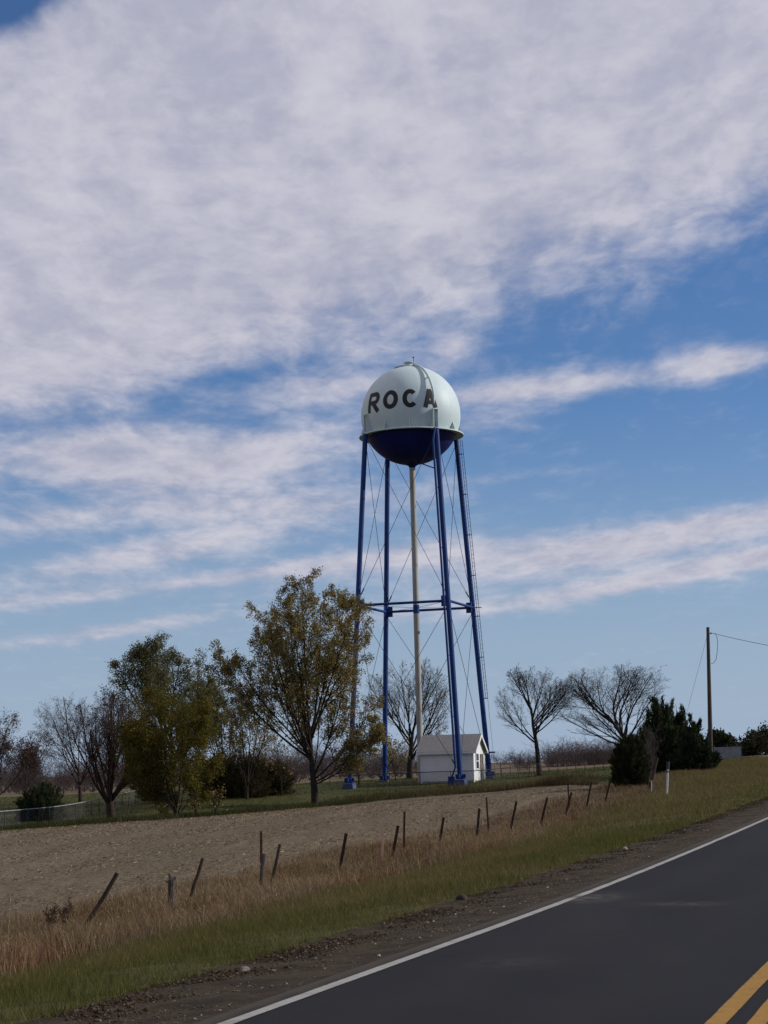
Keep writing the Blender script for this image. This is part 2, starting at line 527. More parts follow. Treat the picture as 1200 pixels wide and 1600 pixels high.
def along(t, g):
    gx, gy, gz = sep(t, g.outputs['Position'])
    return gx * D2[0] + gy * D2[1], gx * N2[0] + gy * N2[1]


def verge_extra(t, g, c):
    s, o = along(t, g)
    n = noise(t, g.outputs['Position'], 0.7, 4)
    f = (o * -1.0 + (n - .5) * 3.0 - s.smooth(20, 110, 0.0, 5.5)).smooth(10.8, 13.5)
    c2 = mixc(t, noise(t, g.outputs['Position'], 3.0, 5).smooth(.35, .65), (0.10, 0.066, 0.04), (0.062, 0.042, 0.028))
    return mixc(t, f, c, c2)


def road_extra(t, g, c):
    s, o = along(t, g)
    # the worn wheel tracks, a little greyer, and pale dust dragged over the edge in two places
    tr = (((o + 4.5) * 2.2)._m('POWER', 2.0) * -1.0)._m('EXPONENT') + (((o + 2.9) * 2.2)._m('POWER', 2.0) * -1.0)._m('EXPONENT')
    n = noise(t, g.outputs['Position'], .9, 5)
    c = mixc(t, tr * n * .5, c, (0.025, 0.0238, 0.025))
    # hairline cracks across and along the lane
    vn = t.nodes.new('ShaderNodeTexVoronoi'); vn.feature = 'DISTANCE_TO_EDGE'
    wob = noise(t, g.outputs['Position'], 1.2, 5) * .5
    t.links.new(comb(t, s * .11 + wob * .5, o * .30 + wob, 0.0), vn.inputs['Vector']); vn.inputs['Scale'].default_value = 1.0
    crk = X(t, vn.outputs['Distance']).smooth(.0, .008, 1.0, 0.0) * noise(t, g.outputs['Position'], .35, 3).smooth(.45, .6)
    c = mixc(t, crk * .6, c, (0.007, 0.007, 0.008))
    for (a, b, la, lb, am) in ((25.6, -5.2, .8, .35, .5), (24.5, -3.75, .35, .5, .28), (17.5, -4.3, .5, .5, .12)):
        u = (s - a) / la; v = (o - b) / lb
        f = ((u * u + v * v) * -1.0)._m('EXPONENT') * noise(t, g.outputs['Position'], 5, 5).smooth(.3, .7) * am
        c = mixc(t, f, c, (0.17, 0.155, 0.13))
    # dirt carried over the lane edge
    ed = (o * -1.0 + noise(t, g.outputs['Position'], 1.6, 5) * .22).smooth(5.58, 5.78)
    c = mixc(t, ed * .85, c, (0.062, 0.05, 0.038))
    return c


ASPHALT = zmat('asphalt', [((0.0118, 0.0115, 0.0137), 0, 0, 0, 0, None), ((0.018, 0.0173, 0.0195), .25, .35, .65, .8, (1, .25, 1)), ((0.0085, 0.0082, 0.0095), 2.0, .5, .75, .5, None), ((0.075, 0.072, 0.07), 110, .60, .72, .6, None), ((0.006, 0.006, 0.007), 70, .6, .74, .6, None)],
               0.82, .35, 160, road_extra)
SHOULDER = zmat('dirt', [((0.058, 0.043, 0.027), 0, 0, 0, 0, None), ((0.032, 0.024, 0.016), 2.2, .4, .62, .9, None), ((0.09, 0.071, 0.05), 9, .55, .75, .7, None), ((0.16, 0.14, 0.105), 55, .66, .74, .7, None)], 0.95, .9, 35)
VERGE = zmat('turf', [((0.07, 0.068, 0.024), 0, 0, 0, 0, None), ((0.105, 0.084, 0.038), .55, .42, .62, .8, None), ((0.03, 0.04, 0.013), 2.5, .5, .7, .6, None)], 0.95, .8, 25, verge_extra)
FIELD = zmat('stubble_soil', [((0.122, 0.092, 0.057), 0, 0, 0, 0, None), ((0.088, 0.066, 0.041), .30, .42, .62, .7, (1.6, .10, 1)), ((0.15, 0.122, 0.08), .9, .48, .68, .5, (1.2, .14, 1)), ((0.05, 0.038, 0.027), 4.5, .50, .66, .75, (1, .6, 1)), ((0.21, 0.172, 0.115), 8, .54, .68, .7, None)], 0.97, .8, 12)
LAWN = zmat('lawn_turf', [((0.046, 0.050, 0.013), 0, 0, 0, 0, None), ((0.064, 0.056, 0.019), .12, .4, .65, .8, None), ((0.024, 0.03, 0.010), .5, .5, .7, .6, None)], 0.95, .7, 12)
DISTANT = zmat('far_fields', [((0.115, 0.088, 0.055), 0, 0, 0, 0, None), ((0.14, 0.095, 0.062), .012, .4, .6, .8, None), ((0.06, 0.06, 0.028), .02, .55, .7, .7, None)], 0.95, .3, 2)

ground_sheet('road', 0, ASPHALT)
ground_sheet('shoulder', 1, SHOULDER)
ground_sheet('verge', 2, VERGE)
ground_sheet('field', 3, FIELD)
ground_sheet('lawn', 4, LAWN)
ground_sheet('distant_ground', 5, DISTANT)


def paint_strip(name, o0, o1, m, s0=-30, s1=260):
    s = np.concatenate([np.arange(s0, 60, .5), np.arange(60, s1, 1.0)])
    n = 4
    o = np.linspace(o0, o1, n)
    Sx, Ox = np.meshgrid(s, o, indexing='ij')
    x, y = xy(Sx, Ox)
    rr = np.random.default_rng(3)
    edge_j = rr.normal(0, .004, Sx.shape); edge_j[:, 1:-1] = 0
    x = x + edge_j * N2[0]; y = y + edge_j * N2[1]
    z = terrain(*xy(Sx, np.full_like(Ox, -3.0))) + .005
    V = np.stack([x, y, z], 2).reshape(-1, 3)
    i, j = np.meshgrid(np.arange(len(s) - 1), np.arange(n - 1), indexing='ij')
    q = np.stack([i * n + j, i * n + j + 1, (i + 1) * n + j + 1, (i + 1) * n + j], 2).reshape(-1, 4)
    return tag(mesh_obj(name, V, q, m), kind='structure')


def worn(c0, hw, thr, smear=None):
    """Wear of a painted line: chipped edges and bare spots down to the asphalt."""
    def f_(t, g, c):
        s, o = along(t, g)
        e = ((o - c0)._m('ABSOLUTE') * (1 / hw) + (noise(t, g.outputs['Position'], 9.0, 5, .7) - .5) * .9).smooth(.92, 1.1)
        sp = noise(t, g.outputs['Position'], 26.0, 5, .7).smooth(thr, thr + .1) * .75
        c = mixc(t, e.mx(sp), c, (0.045, 0.041, 0.038))
        if smear is not None:
            k = ((s - smear) / .28); k = ((k * k) * -1.0)._m('EXPONENT') * .95
            c = mixc(t, k, c, (0.13, 0.115, 0.09))
        return c
    return f_


_wp = [((0.29, 0.28, 0.255), 0, 0, 0, 0, None), ((0.17, 0.16, 0.14), 3, .48, .7, .7, None), ((0.36, 0.35, 0.32), 20, .5, .7, .4, None)]
_yp = [((0.30, 0.165, 0.042), 0, 0, 0, 0, None), ((0.20, 0.115, 0.035), 5, .48, .7, .7, None)]
WHITE_LINE = zmat('white_road_paint', _wp, .8, .3, 90, worn(-5.46, .062, .60, 25.75))
WHITE_FAR = zmat('white_road_paint_far', _wp, .8, .3, 90, worn(1.76, .062, .60))
YELLOW_A = zmat('yellow_road_paint', _yp, .8, .3, 90, worn(-1.905, .078, .57))
YELLOW_B = zmat('yellow_road_paint_right', _yp, .8, .3, 90, worn(-1.62, .074, .57))
paint_strip('white_edge_line', -5.52, -5.40, WHITE_LINE)
paint_strip('yellow_centre_line', -1.98, -1.83, YELLOW_A)
paint_strip('yellow_centre_line', -1.69, -1.55, YELLOW_B)
paint_strip('white_edge_line', 1.70, 1.82, WHITE_FAR)


# ------------------------------------------------------------------ grass, stubble, stones: stuff
def blades(name, s, o, h, w, lean, cols, rng, label, segs=1, head=None, cat='grass', zoff=-.01, mat_=None):
    n = len(s)
    x, y = xy(s, o); z = terrain(x, y) + zoff
    a = rng.uniform(0, 2 * np.pi, n)
    wd = np.stack([np.cos(a), np.sin(a), np.zeros(n)], 1)
    la = rng.uniform(0, 2 * np.pi, n)
    ld = np.stack([np.cos(la), np.sin(la), np.zeros(n)], 1) * (lean * h)[:, None]
    ld[:, 0] += -.06 * h
    B = np.stack([x, y, z], 1)
    if segs == 1:
        V = np.stack([B - wd * w[:, None] / 2, B + wd * w[:, None] / 2, B + ld + np.array([0, 0, 1.0]) * h[:, None]], 1)
        k = 3; F = [np.arange(n * 3).reshape(-1, 3)]
    else:
        m_ = B + ld * .3 + np.array([0, 0, 1.0]) * (h * .55)[:, None]
        t_ = B + ld + np.array([0, 0, 1.0]) * (h * (1 - lean * .3))[:, None]
        V = np.stack([B - wd * w[:, None] / 2, B + wd * w[:, None] / 2, m_ + wd * w[:, None] * .4, m_ - wd * w[:, None] * .4, t_], 1)
        k = 5; b = np.arange(n)[:, None] * 5
        F = [b + np.array([[0, 1, 2, 3]]), b + np.array([[3, 2, 4]])]
    CC = np.repeat(cols, k, 0)
    V = V.reshape(-1, 3)
    if head is not None:
        hi = np.nonzero(rng.random(n) < head[0])[0]; hn = len(hi)
        tip = V.reshape(n, k, 3)[hi, -1]
        up = (ld[hi] * .6 + np.array([0, 0, 1.0]) * h[hi][:, None]); up /= np.linalg.norm(up, axis=1, keepdims=True)
        L = rng.uniform(.6, 1.3, hn)[:, None] * head[1]
        W = head[2] * rng.uniform(.6, 1.3, hn)[:, None]
        HV = np.stack([tip - up * L * .7, tip - wd[hi] * W, tip + up * L * .5, tip + wd[hi] * W], 1).reshape(-1, 3)
        F.append(np.arange(hn * 4).reshape(-1, 4) + len(V))
        V = np.vstack([V, HV])
        CC = np.vstack([CC, np.repeat(np.array(head[3]) * rng.uniform(.6, 1.4, (hn, 1)), 4, 0)])
    o_ = mesh_obj(name, V, F, mat_ or GRASSM, colors=CC)
    return tag(o_, label, cat, kind='stuff')


def palette(rng, n, cols, wts, var=.25):
    c = np.array(cols)[rng.choice(len(cols), n, p=np.array(wts) / sum(wts))]
    return c * rng.uniform(1 - var, 1 + var, (n, 1))


def scatter(rng, s0, s1, o0, o1, n):
    return rng.uniform(s0, s1, n), rng.uniform(o0, o1, n)


rng = np.random.default_rng(11)
# slow patches used to vary height and colour over the verge
def patch(s, o, k=1.0, ph=0.0):
    return (np.sin(s * .9 * k + ph + 1.7 * np.sin(o * .7 * k)) + np.sin(o * 1.3 * k + 2 * np.sin(s * .33 * k + ph)) + np.sin((s + o) * .41 * k + ph)) / 3


G1, G2, G3, T1, T2 = (.082, .084, .024), (.112, .102, .034), (.056, .064, .019), (.17, .13, .06), (.125, .09, .044)
def short_grass(s0, s1, n, hs, ws, rng):
    s, o = scatter(rng, s0, s1, -19, -7.28, n)
    keep = rng.random(n) > sst(-o - np.interp(s, [20, 30, 45, 60, 75, 90, 115, 150], [11.2, 12.2, 12.9, 13.8, 15.0, 15.2, 17.3, 18.0]), -.6, 1.6) * .88
    s, o = s[keep], o[keep]; n = len(s)
    pt = patch(s, o)
    dry = np.clip(.22 + .50 * sst(-o, 7.8, 11.0) + .35 * patch(s, o, .6, 2) + .12 * sst(s, 50, 90), 0, .95)
    dry = np.clip(dry + .28 * patch(s, o, 2.3, 3), .05, .95)
    isdry = rng.random(n) < dry
    c = np.where(isdry[:, None], palette(rng, n, [T1, T2, (.115, .1, .04)], [3, 2, 3]), palette(rng, n, [G1, G2, G3], [3, 2, 2]))
    h = hs * rng.uniform(.5, 1.4, n) * (1 + .35 * pt) * (1 + .5 * sst(-o, 9, 13))
    return s, o, h, ws * rng.uniform(.6, 1.3, n), rng.uniform(.2, .8, n), c


parts_ = [short_grass(11, 26, 170000, .10, .007, rng), short_grass(26, 50, 130000, .12, .011, rng), short_grass(50, 150, 110000, .13, .02, rng)]
blades('verge_grass', *[np.concatenate([p[i] for p in parts_]) for i in range(6)], rng, 'short green and straw coloured grass of the road verge')

B1, B2, B3, B4 = (.195, .135, .078), (.13, .083, .05), (.27, .205, .125), (.08, .052, .034)
def brown_from(s): return np.interp(s, [20, 30, 45, 60, 75, 90, 115, 150], [11.2, 12.2, 12.9, 13.8, 15.0, 15.2, 17.3, 18.0])
def tall_grass(s0, s1, n, hs, ws, rng):
    s, o = scatter(rng, s0, s1, -20.0, -11.0, n)
    keep = rng.random(n) < sst(-o + .8 * patch(s, o, .5) - brown_from(s), -.8, 1.6) * (1 - .75 * sst(-o, 18.2, 20.2)) * (.75 + .5 * patch(s, o, .8))
    s, o = s[keep], o[keep]; n = len(s)
    tone = patch(s, o, .7, 1.0)
    c = palette(rng, n, [B1, B2, B3, B4, (.07, .068, .024)], [4, 3, 2.2, 2, 1.2]) * (1 + .25 * tone)[:, None]
    far = sst(s, 55, 95)[:, None]
    c = c * (1 - far * .45) + np.array([.075, .05, .038]) * far * .45
    tn = patch(s, o, 1.6, 5)[:, None]
    c = c * (1 + .45 * sst(30 - s, 0, 12))[:, None] * np.where(tn > 0, 1 + tn * np.array([.25, .3, .45]), 1 + tn * np.array([.15, .4, .5]))
    tallstem = rng.random(n) < .045
    h = hs * np.where(tallstem, rng.uniform(1.5, 2.3, n), rng.uniform(.4, 1.45, n)) * (1 + .35 * patch(s, o, 1.1, 4) + .3 * patch(s, o, 3.1, 1)) * (1 + .25 * sst(30 - s, 0, 10)) * (1 - .35 * sst(-o, 15.6, 16.6))
    c = np.where(tallstem[:, None], palette(rng, n, [(.25, .18, .10), (.17, .11, .065)], [2, 1]), c)
    return s, o, h, ws * rng.uniform(.6, 1.3, n), rng.uniform(.12, .9, n), c


parts_ = [tall_grass(14, 36, 110000, .34, .007, rng), tall_grass(36, 60, 110000, .30, .010, rng), tall_grass(60, 150, 120000, .26, .016, rng)]
blades('dry_grass', *[np.concatenate([p[i] for p in parts_]) for i in range(6)], rng, 'tall dry brown grass along the old fence line', segs=2, head=(.10, .06, .0065, (.26, .185, .105)))

# rough grass and weeds along the far edge of the field, and tufts over the lawn
edge_p = np.array([at(x, y, Y)[:2] for x, y, Y in ((-120, 1303, 95), (0, 1298, 98), (120, 1290, 101.5), (250, 1282, 105), (380, 1272, 113), (490, 1262, 122), (600, 1247, 131), (720, 1238, 134), (850, 1231, 125), (935, 1226, 113))])
seg = np.linalg.norm(np.diff(edge_p, axis=0), axis=1); cum = np.concatenate([[0], np.cumsum(seg)])
n = 52000
t_ = rng.uniform(0, cum[-1], n)
ex, ey = np.interp(t_, cum, edge_p[:, 0]), np.interp(t_, cum, edge_p[:, 1])
off = rng.normal(.6, .9, n) + np.abs(rng.normal(0, 3, n)) * (rng.random(n) < .45)
rx = ex / np.hypot(ex, ey); ry = ey / np.hypot(ex, ey)
ex, ey = ex + rx * off, ey + ry * off
es, eo = so(ex, ey)
pt = patch(ex, ey, .35)
rightness = sst(ex, -12, 12)
h = rng.uniform(.12, .5, n) * (1 + .5 * pt) * (.8 + .35 * rightness)
brown = rng.random(n) < (.15 + .5 * rightness + .2 * pt)
c = np.where(brown[:, None], palette(rng, n, [(.12, .085, .05), (.09, .06, .04), (.14, .11, .06)], [2, 2, 1]), palette(rng, n, [(.035, .045, .014), (.06, .062, .02), (.025, .034, .012)], [2, 1, 2]))
blades('field_edge_weeds', es, eo, h, rng.uniform(.015, .04, n), rng.uniform(.2, .7, n), c, rng, 'rough green and brown weeds edging the far side of the field')

n = 60000
lx = rng.uniform(-48, 40, n); ly = rng.uniform(98, 172, n)
ls, lo_ = so(lx, ly)
keep = (~inside(fe, lx, ly)) & (lo_ < -19)
lx, ly, ls, lo_ = lx[keep], ly[keep], ls[keep], lo_[keep]; n = len(lx)
c = palette(rng, n, [(.048, .055, .013), (.07, .066, .019), (.036, .042, .012), (.085, .066, .03)], [3, 2, 2, 1.2])
blades('lawn_grass', ls, lo_, rng.uniform(.05, .16, n), rng.uniform(.03, .06, n), rng.uniform(.2, .8, n), c, rng, 'mown green grass around the trees and the tower')

# corn stubble and residue lying on the field
n = 260000
s = rng.uniform(12, 112, n); o = -19 - np.abs(rng.uniform(0, 1, n)) * 50
x, y = xy(s, o)
keep = inside(fe, x, y) & (rng.random(n) < .55 + .45 * np.sin(o * 2 * np.pi / 4.6 + .4 * np.sin(s * .1)))
x, y = x[keep], y[keep]; n = len(x)
a = rng.normal(PHI, 1.0, n); L = rng.uniform(.03, .12, n) ; W = rng.uniform(.005, .013, n) * (1 + np.hypot(x, y) / 120)
tl = rng.normal(0, .28, n)
dv = np.stack([np.cos(a) * np.cos(tl), np.sin(a) * np.cos(tl), np.abs(np.sin(tl))], 1)
sv = np.stack([-np.sin(a), np.cos(a), rng.normal(0, .5, n)], 1)
cen = np.stack([x, y, terrain(x, y) + .03 + rng.uniform(0, .03, n)], 1)
V = np.stack([cen - dv * L[:, None] / 2 - sv * W[:, None] / 2, cen + dv * L[:, None] / 2 - sv * W[:, None] / 2, cen + dv * L[:, None] / 2 + sv * W[:, None] / 2, cen - dv * L[:, None] / 2 + sv * W[:, None] / 2], 1).reshape(-1, 3)
tag(mesh_obj('crop_stubble', V, np.arange(n * 4).reshape(-1, 4), STRAWM, colors=np.repeat(palette(rng, n, [(.26, .2, .125), (.19, .148, .095), (.40, .32, .2), (.07, .053, .036)], [3, 3, .8, 3.2]), 4, 0)),
    'pale stalk litter scattered over the harvested field', 'stubble', kind='stuff')


def rocks(name, x, y, r, cols, rng, label, cat, sink=.3):
    n = len(x)
    ico = np.array([[0, 0, 1], [.94, 0, .33], [-.47, .82, .33], [-.47, -.82, .33], [.47, .82, -.33], [-.94, 0, -.33], [.47, -.82, -.33], [0, 0, -1]])
    tri = []
    import itertools
    for a_, b_, c_ in itertools.combinations(range(8), 3):
        nn = np.cross(ico[b_] - ico[a_], ico[c_] - ico[a_]); dd = nn @ ico[a_]
        if abs(dd) < 1e-6: continue
        rest = [k for k in range(8) if k not in (a_, b_, c_)]
        sg = np.sign([nn @ ico[k] - dd for k in rest])
        if np.all(sg <= 0): tri.append((a_, b_, c_))
        elif np.all(sg >= 0): tri.append((a_, c_, b_))
    tri = np.array(tri)
    V = ico[None] * rng.uniform(.6, 1.3, (n, 8, 1)) * np.stack([rng.uniform(.7, 1.5, n), rng.uniform(.7, 1.5, n), rng.uniform(.5, 1, n)], 1)[:, None]
    an = rng.uniform(0, 6.28, n); c_, s_ = np.cos(an)[:, None], np.sin(an)[:, None]
    V = np.stack([V[:, :, 0] * c_ - V[:, :, 1] * s_, V[:, :, 0] * s_ + V[:, :, 1] * c_, V[:, :, 2]], 2) * r[:, None, None]
    z = terrain(x, y) + r * (1 - sink) * .5
    V += np.stack([x, y, z], 1)[:, None]
    F = (np.arange(n)[:, None, None] * 8 + tri[None]).reshape(-1, 3)
    return tag(mesh_obj(name, V.reshape(-1, 3), F, STONEM, colors=np.repeat(cols, 8, 0)), label, cat, kind='stuff')


n = 38000
s = 11 + 80 * rng.random(n) ** 1.7; o = -7.45 + np.abs(rng.normal(0, .34, n)); o = np.where(rng.random(n) < .22, rng.uniform(-7.4, -6.2, n), o)
x, y = xy(s, o)
rocks('soil_clods', x, y, np.clip(rng.lognormal(-4.75, .5, n), .004, .026) * (1 - .5 * sst(o, -7.1, -6.2)), palette(rng, n, [(.052, .037, .026), (.038, .027, .019), (.075, .055, .038)], [3, 3, 1.5]), rng, 'dark crumbled soil clods along the torn edge of the verge', 'soil')
n = 5200
s = 11 + 60 * rng.random(n) ** 1.6; o = rng.uniform(-7.3, -5.76, n)
x, y = xy(s, o)
rocks('loose_gravel', x, y, np.clip(rng.lognormal(-5.1, .5, n), .003, .02), palette(rng, n, [(.16, .135, .10), (.1, .08, .06), (.34, .30, .24)], [3, 3, .6]), rng, 'pale loose gravel strewn over the dirt shoulder', 'gravel')


# single stones that catch the eye on the shoulder
def stone(px, s, o, size, colr, label):
    x, y = xy(s, o)
    bm = bmesh.new(); bmesh.ops.create_icosphere(bm, subdivisions=3, radius=1.0)
    rr = random.Random(int(s * 10))
    ph = [rr.uniform(0, 6) for _ in range(6)]
    for v in bm.verts:
        k = 1 + .16 * math.sin(v.co.x * 2.3 + ph[0]) + .13 * math.sin(v.co.y * 3.1 + ph[1]) + .1 * math.sin(v.co.z * 4 + v.co.x * 3 + ph[2])
        v.co = (v.co.x * size[0] * k, v.co.y * size[1] * k, max(v.co.z, -.35) * size[2] * k)
    me = bpy.data.meshes.new('rock'); bm.to_mesh(me); bm.free()
    me.materials.append(mat('pale_rock', colr, tuple(c * .6 for c in colr), .9, 18, bump=.6))
    ob = bpy.data.objects.new('rock', me); col.objects.link(ob)
    ob.location = (x, y, tz(x, y) + size[2] * .3); ob.rotation_euler = (0, 0, rr.uniform(0, 3))
    tag(ob, label, 'rock', 'stones on the dirt shoulder')


stone(384, 17.2, -6.95, (.08, .05, .028), (.17, .145, .11), 'flat pale stone on the dirt shoulder nearest the bottom left of the road')
stone(924, 38.5, -7.1, (.05, .05, .06), (.32, .25, .2), 'small tan stone at the grass edge beside the far stretch of shoulder')
stone(700, 26.3, -7.25, (.09, .07, .08), (.04, .033, .03), 'dark lump of soil at the grass edge halfway along the shoulder')


# ------------------------------------------------------------------ water tower
TC = at(641.8, 649.7, 147.0)
TX, TY, TCZ = TC
G0 = tz(TX, TY)
tower = empty('water_tower', (TX, TY, G0), -PHI, label='tall water tower with pale aqua ball tank on four blue legs, lettered ROCA', cat='water tower')
ZC = TCZ - G0                                       # ball centre, local
RB = 4.0
ZS = ZC - 1.62                                      # seam between aqua shell and navy bowl
k_ = 60
pr = [(RB * math.cos(a), ZC + RB * math.sin(a)) for a in np.linspace(math.asin(-1.62 / RB), R(89.6), k_)]
MB().lathe(pr, 96).build('tank_shell', AQUA, tower, True)
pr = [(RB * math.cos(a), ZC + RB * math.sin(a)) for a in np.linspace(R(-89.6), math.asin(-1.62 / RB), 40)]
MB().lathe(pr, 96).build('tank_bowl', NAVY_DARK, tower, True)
rz_ = lambda z: math.sqrt(RB * RB - (z - ZC) ** 2)
MB().lathe([(rz_(ZS + .10) - .01, ZS + .10), (3.98, ZS + .03), (4.20, ZS - .03), (4.20, ZS - .12), (4.14, ZS - .125), (rz_(ZS - .10) - .02, ZS - .06)], 96).build('balcony_skirt', AQUA, tower, False)

# legs, foundations
LEGS = [(-1, -1), (1, -1), (1, 1), (-1, 1)]
BOT, TOP = 4.42, 2.93
ztop = ZS - .12
def leg_pt(i, z, r0=0.0):
    f = (z - 0.0) / ztop
    h = BOT + (TOP - BOT) * f
    return np.array([LEGS[i][0] * h, LEGS[i][1] * h, z])


def lw(i):
    c, s = math.cos(-PHI), math.sin(-PHI)
    lx, ly = LEGS[i][0] * BOT, LEGS[i][1] * BOT
    return TX + lx * c - ly * s, TY + lx * s + ly * c


leg_base = []
for i in range(4):
    gx, gy = lw(i)
    gz = tz(gx, gy) - G0
    if i > 1: gz -= .3
    leg_base.append(gz)
    lg = MB().tube([leg_pt(i, gz + .45), leg_pt(i, ztop)], .2, 20).build('leg', NAVY, tower, True)
    d = leg_pt(i, gz)
    MB().box((d[0], d[1], gz + .12), (.92, .92, .58), 0, .82).build('foundation_block', CONCRETE_BLUE, lg)
    mb = MB()
    mb.box((d[0] * .999, d[1] * .999, gz + .50), (.62, .62, .08))
    for sx, sy in ((1, 0), (-1, 0), (0, 1), (0, -1)):
        mb.box((d[0] + sx * .27, d[1] + sy * .27, gz + .68), (.26 if sx else .03, .26 if sy else .03, .30), 0, 1)
    mb.build('base_plate', NAVY, lg)
    # stiffener plates standing on the skirt over each leg
    an = math.atan2(LEGS[i][1], LEGS[i][0])
    mb = MB()
    er = np.array([math.cos(an), math.sin(an), 0]); et = np.array([-math.sin(an), math.cos(an), 0])
    for sgn in (-1, 1):
        c0 = er * 3.93 + et * sgn * .2
        mb.box((c0[0], c0[1], ZS + .62), (.46, .05, 1.55), an)
    c0 = er * 4.0
    mb.box((c0[0], c0[1], ZS + 1.43), (.34, .5, .06), an)
    mb.build('leg_bracket', AQUA, tower)

zm = at(569, 945, 144.2)[2] - G0
# horizontal struts and gusset plates halfway up
for i in range(4):
    j = (i + 1) % 4
    a, b = leg_pt(i, zm), leg_pt(j, zm)
    MB().tube([a, b], .105, 10).build('strut', NAVY, tower, True)
    d = (b - a) / np.linalg.norm(b - a)
    for q, e in ((a, 1), (b, -1)):
        c = q + d * e * .36
        MB().box(c, (.4, .03, .85) if abs(d[0]) > .5 else (.03, .4, .85)).build('gusset_plate', NAVY, tower)
# rods: crossed in every panel, with a turnbuckle each
for i in range(4):
    j = (i + 1) % 4
    for z0, z1 in ((max(leg_base[i], leg_base[j]) + .95, zm - .3), (zm + .3, ztop - .25)):
        for p, q in ((i, j), (j, i)):
            a, b = leg_pt(p, z0), leg_pt(q, z1)
            mb = MB().tube([a, b], .019, 6)
            c = a + (b - a) * .06; d = (b - a) / np.linalg.norm(b - a)
            mb.tube([c - d * .25, c + d * .25], .05, 6)
            mb.build('tie_rod', RODM, tower)
for i in range(4):
    MB().tube([leg_pt(i, zm), (0, 0, zm - .1)], .015, 6).build('tie_rod', RODM, tower)
# riser
ri = MB().tube([(0, 0, -.4), (0, 0, ZC - RB + .06)], .235, 24).build('riser_pipe', CREAM, tower, True)
MB().tube([(0, 0, zm - .55), (0, 0, zm + .12)], .25, 24).build('collar', NAVY, ri, True)
MB().lathe([(.236, ZC - RB - .25), (.30, ZC - RB - .1), (.62, ZC - RB + .06), (.9, ZC - RB + .12)], 32).build('riser_flange', NAVY_DARK, ri, True)
# overflow pipe: leaves the crown, arches over the shell and follows the front leg down
fl = 1
an = math.atan2(LEGS[fl][1], LEGS[fl][0]) - R(2.6)
pts = []
for e in np.linspace(R(80), R(20), 12):
    pts.append((math.cos(an) * (RB + .10 + .26 * math.sin((R(80) - e) / R(60) * math.pi / 2)) * math.cos(e), math.sin(an) * (RB + .10 + .26 * math.sin((R(80) - e) / R(60) * math.pi / 2)) * math.cos(e), ZC + (RB + .36) * math.sin(e) - .26 * math.sin(e)))
for z in (ZC + .75, ZC + .1, ZC - .8, ZS - .1):
    pts.append((math.cos(an) * 4.27, math.sin(an) * 4.27, z))
sd = np.array([-math.sin(math.atan2(-1, 1)), math.cos(math.atan2(-1, 1)), 0])
for z in np.linspace(ztop - 1.0, leg_base[fl] + 1.4, 8):
    q = leg_pt(fl, z) - sd * .33 + np.array([.0, -.12, 0])
    pts.append(tuple(q))
op = MB().tube(pts[:16], .095, 12).build('overflow_pipe', AQUA, tower, True)
MB().tube(pts[15:], .09, 12).build('overflow_pipe', NAVY, tower, True)
for e in (R(76), R(36)):
    mb = MB()
    d = np.array([math.cos(an) * math.cos(e), math.sin(an) * math.cos(e), math.sin(e)])
    t2 = np.array([-math.sin(an), math.cos(an), 0])
    mb.tube([d * (RB - .02) + np.array([0, 0, ZC]) - t2 * .28, d * (RB + .26) + np.array([0, 0, ZC])], .045, 8)
    mb.build('pipe_bracket', AQUA, op)
q = leg_pt(fl, ZC - RB - 1.0) - sd * .33
MB().tube([(.5, -.3, ZC - RB + .15), q], .05, 8).build('brace', NAVY_DARK, tower)
MB().box(leg_pt(fl, leg_base[fl] + 2.35) - sd * .36, (.12, .12, .12)).build('lamp_fitting', mat('white_fitting', (.7, .7, .68), None, .5, 3), tower)
# a dark valve box beside the front foot
d = leg_pt(fl, leg_base[fl])
mb = MB().box((d[0] - .75, d[1] + .1, leg_base[fl] + .3), (.45, .35, .75))
mb.tube([(d[0] - .7, d[1] + .1, leg_base[fl] + .65), (d[0] - .45, d[1], leg_base[fl] + 1.2), tuple(np.array(pts[-1]))], .06, 8)
mb.build('pipe_outlet', NAVY, tower)
# gussets on the skirt
for kk in range(12):
    a = kk * R(30) + R(15)
    if min(abs((a - math.atan2(l[1], l[0]) + math.pi) % (2 * math.pi) - math.pi) for l in LEGS) < R(12): continue
    er = np.array([math.cos(a), math.sin(a), 0]); et = np.array([-math.sin(a), math.cos(a), 0]) * .025
    p0 = er * (rz_(ZS + .72) - .01) + np.array([0, 0, ZS + .72]); p1 = er * 3.7 + np.array([0, 0, ZS + .1]); p2 = er * 4.10 + np.array([0, 0, ZS + .03])
    MB().add([p0 - et, p1 - et, p2 - et, p0 + et, p1 + et, p2 + et], [[0, 1, 4, 3], [1, 2, 5, 4], [2, 0, 3, 5]], [[0, 2, 1], [3, 4, 5]]).build('skirt_gusset', AQUA, tower)
# vent and hatch on the crown
vt = MB().lathe([(.42, ZC + RB - .06), (.42, ZC + RB + .16), (.30, ZC + RB + .18), (.28, ZC + RB + .30), (.46, ZC + RB + .33), (.44, ZC + RB + .40), (.2, ZC + RB + .47), (.01, ZC + RB + .49)], 32).build('roof_vent', AQUA, tower, True)
a = R(205); er = np.array([math.cos(a), math.sin(a), 0])
hb = er * .85
MB().box((hb[0], hb[1], ZC + RB + .02), (.75, .62, .10), a, 1, [[math.cos(.2), 0, math.sin(.2)], [0, 1, 0], [-math.sin(.2), 0, math.cos(.2)]]).build('hatch', AQUA, tower)
mb = MB().tube([(.42, -.2, ZC + RB - .05), (.42, -.2, ZC + RB + .68)], .02, 6)
mb.lathe([(.02, ZC + RB + .66), (.08, ZC + RB + .69), (.08, ZC + RB + .74), (.01, ZC + RB + .78)], 10, (.42, -.2, 0))
mb.build('antenna', STEEL_DARK, tower)
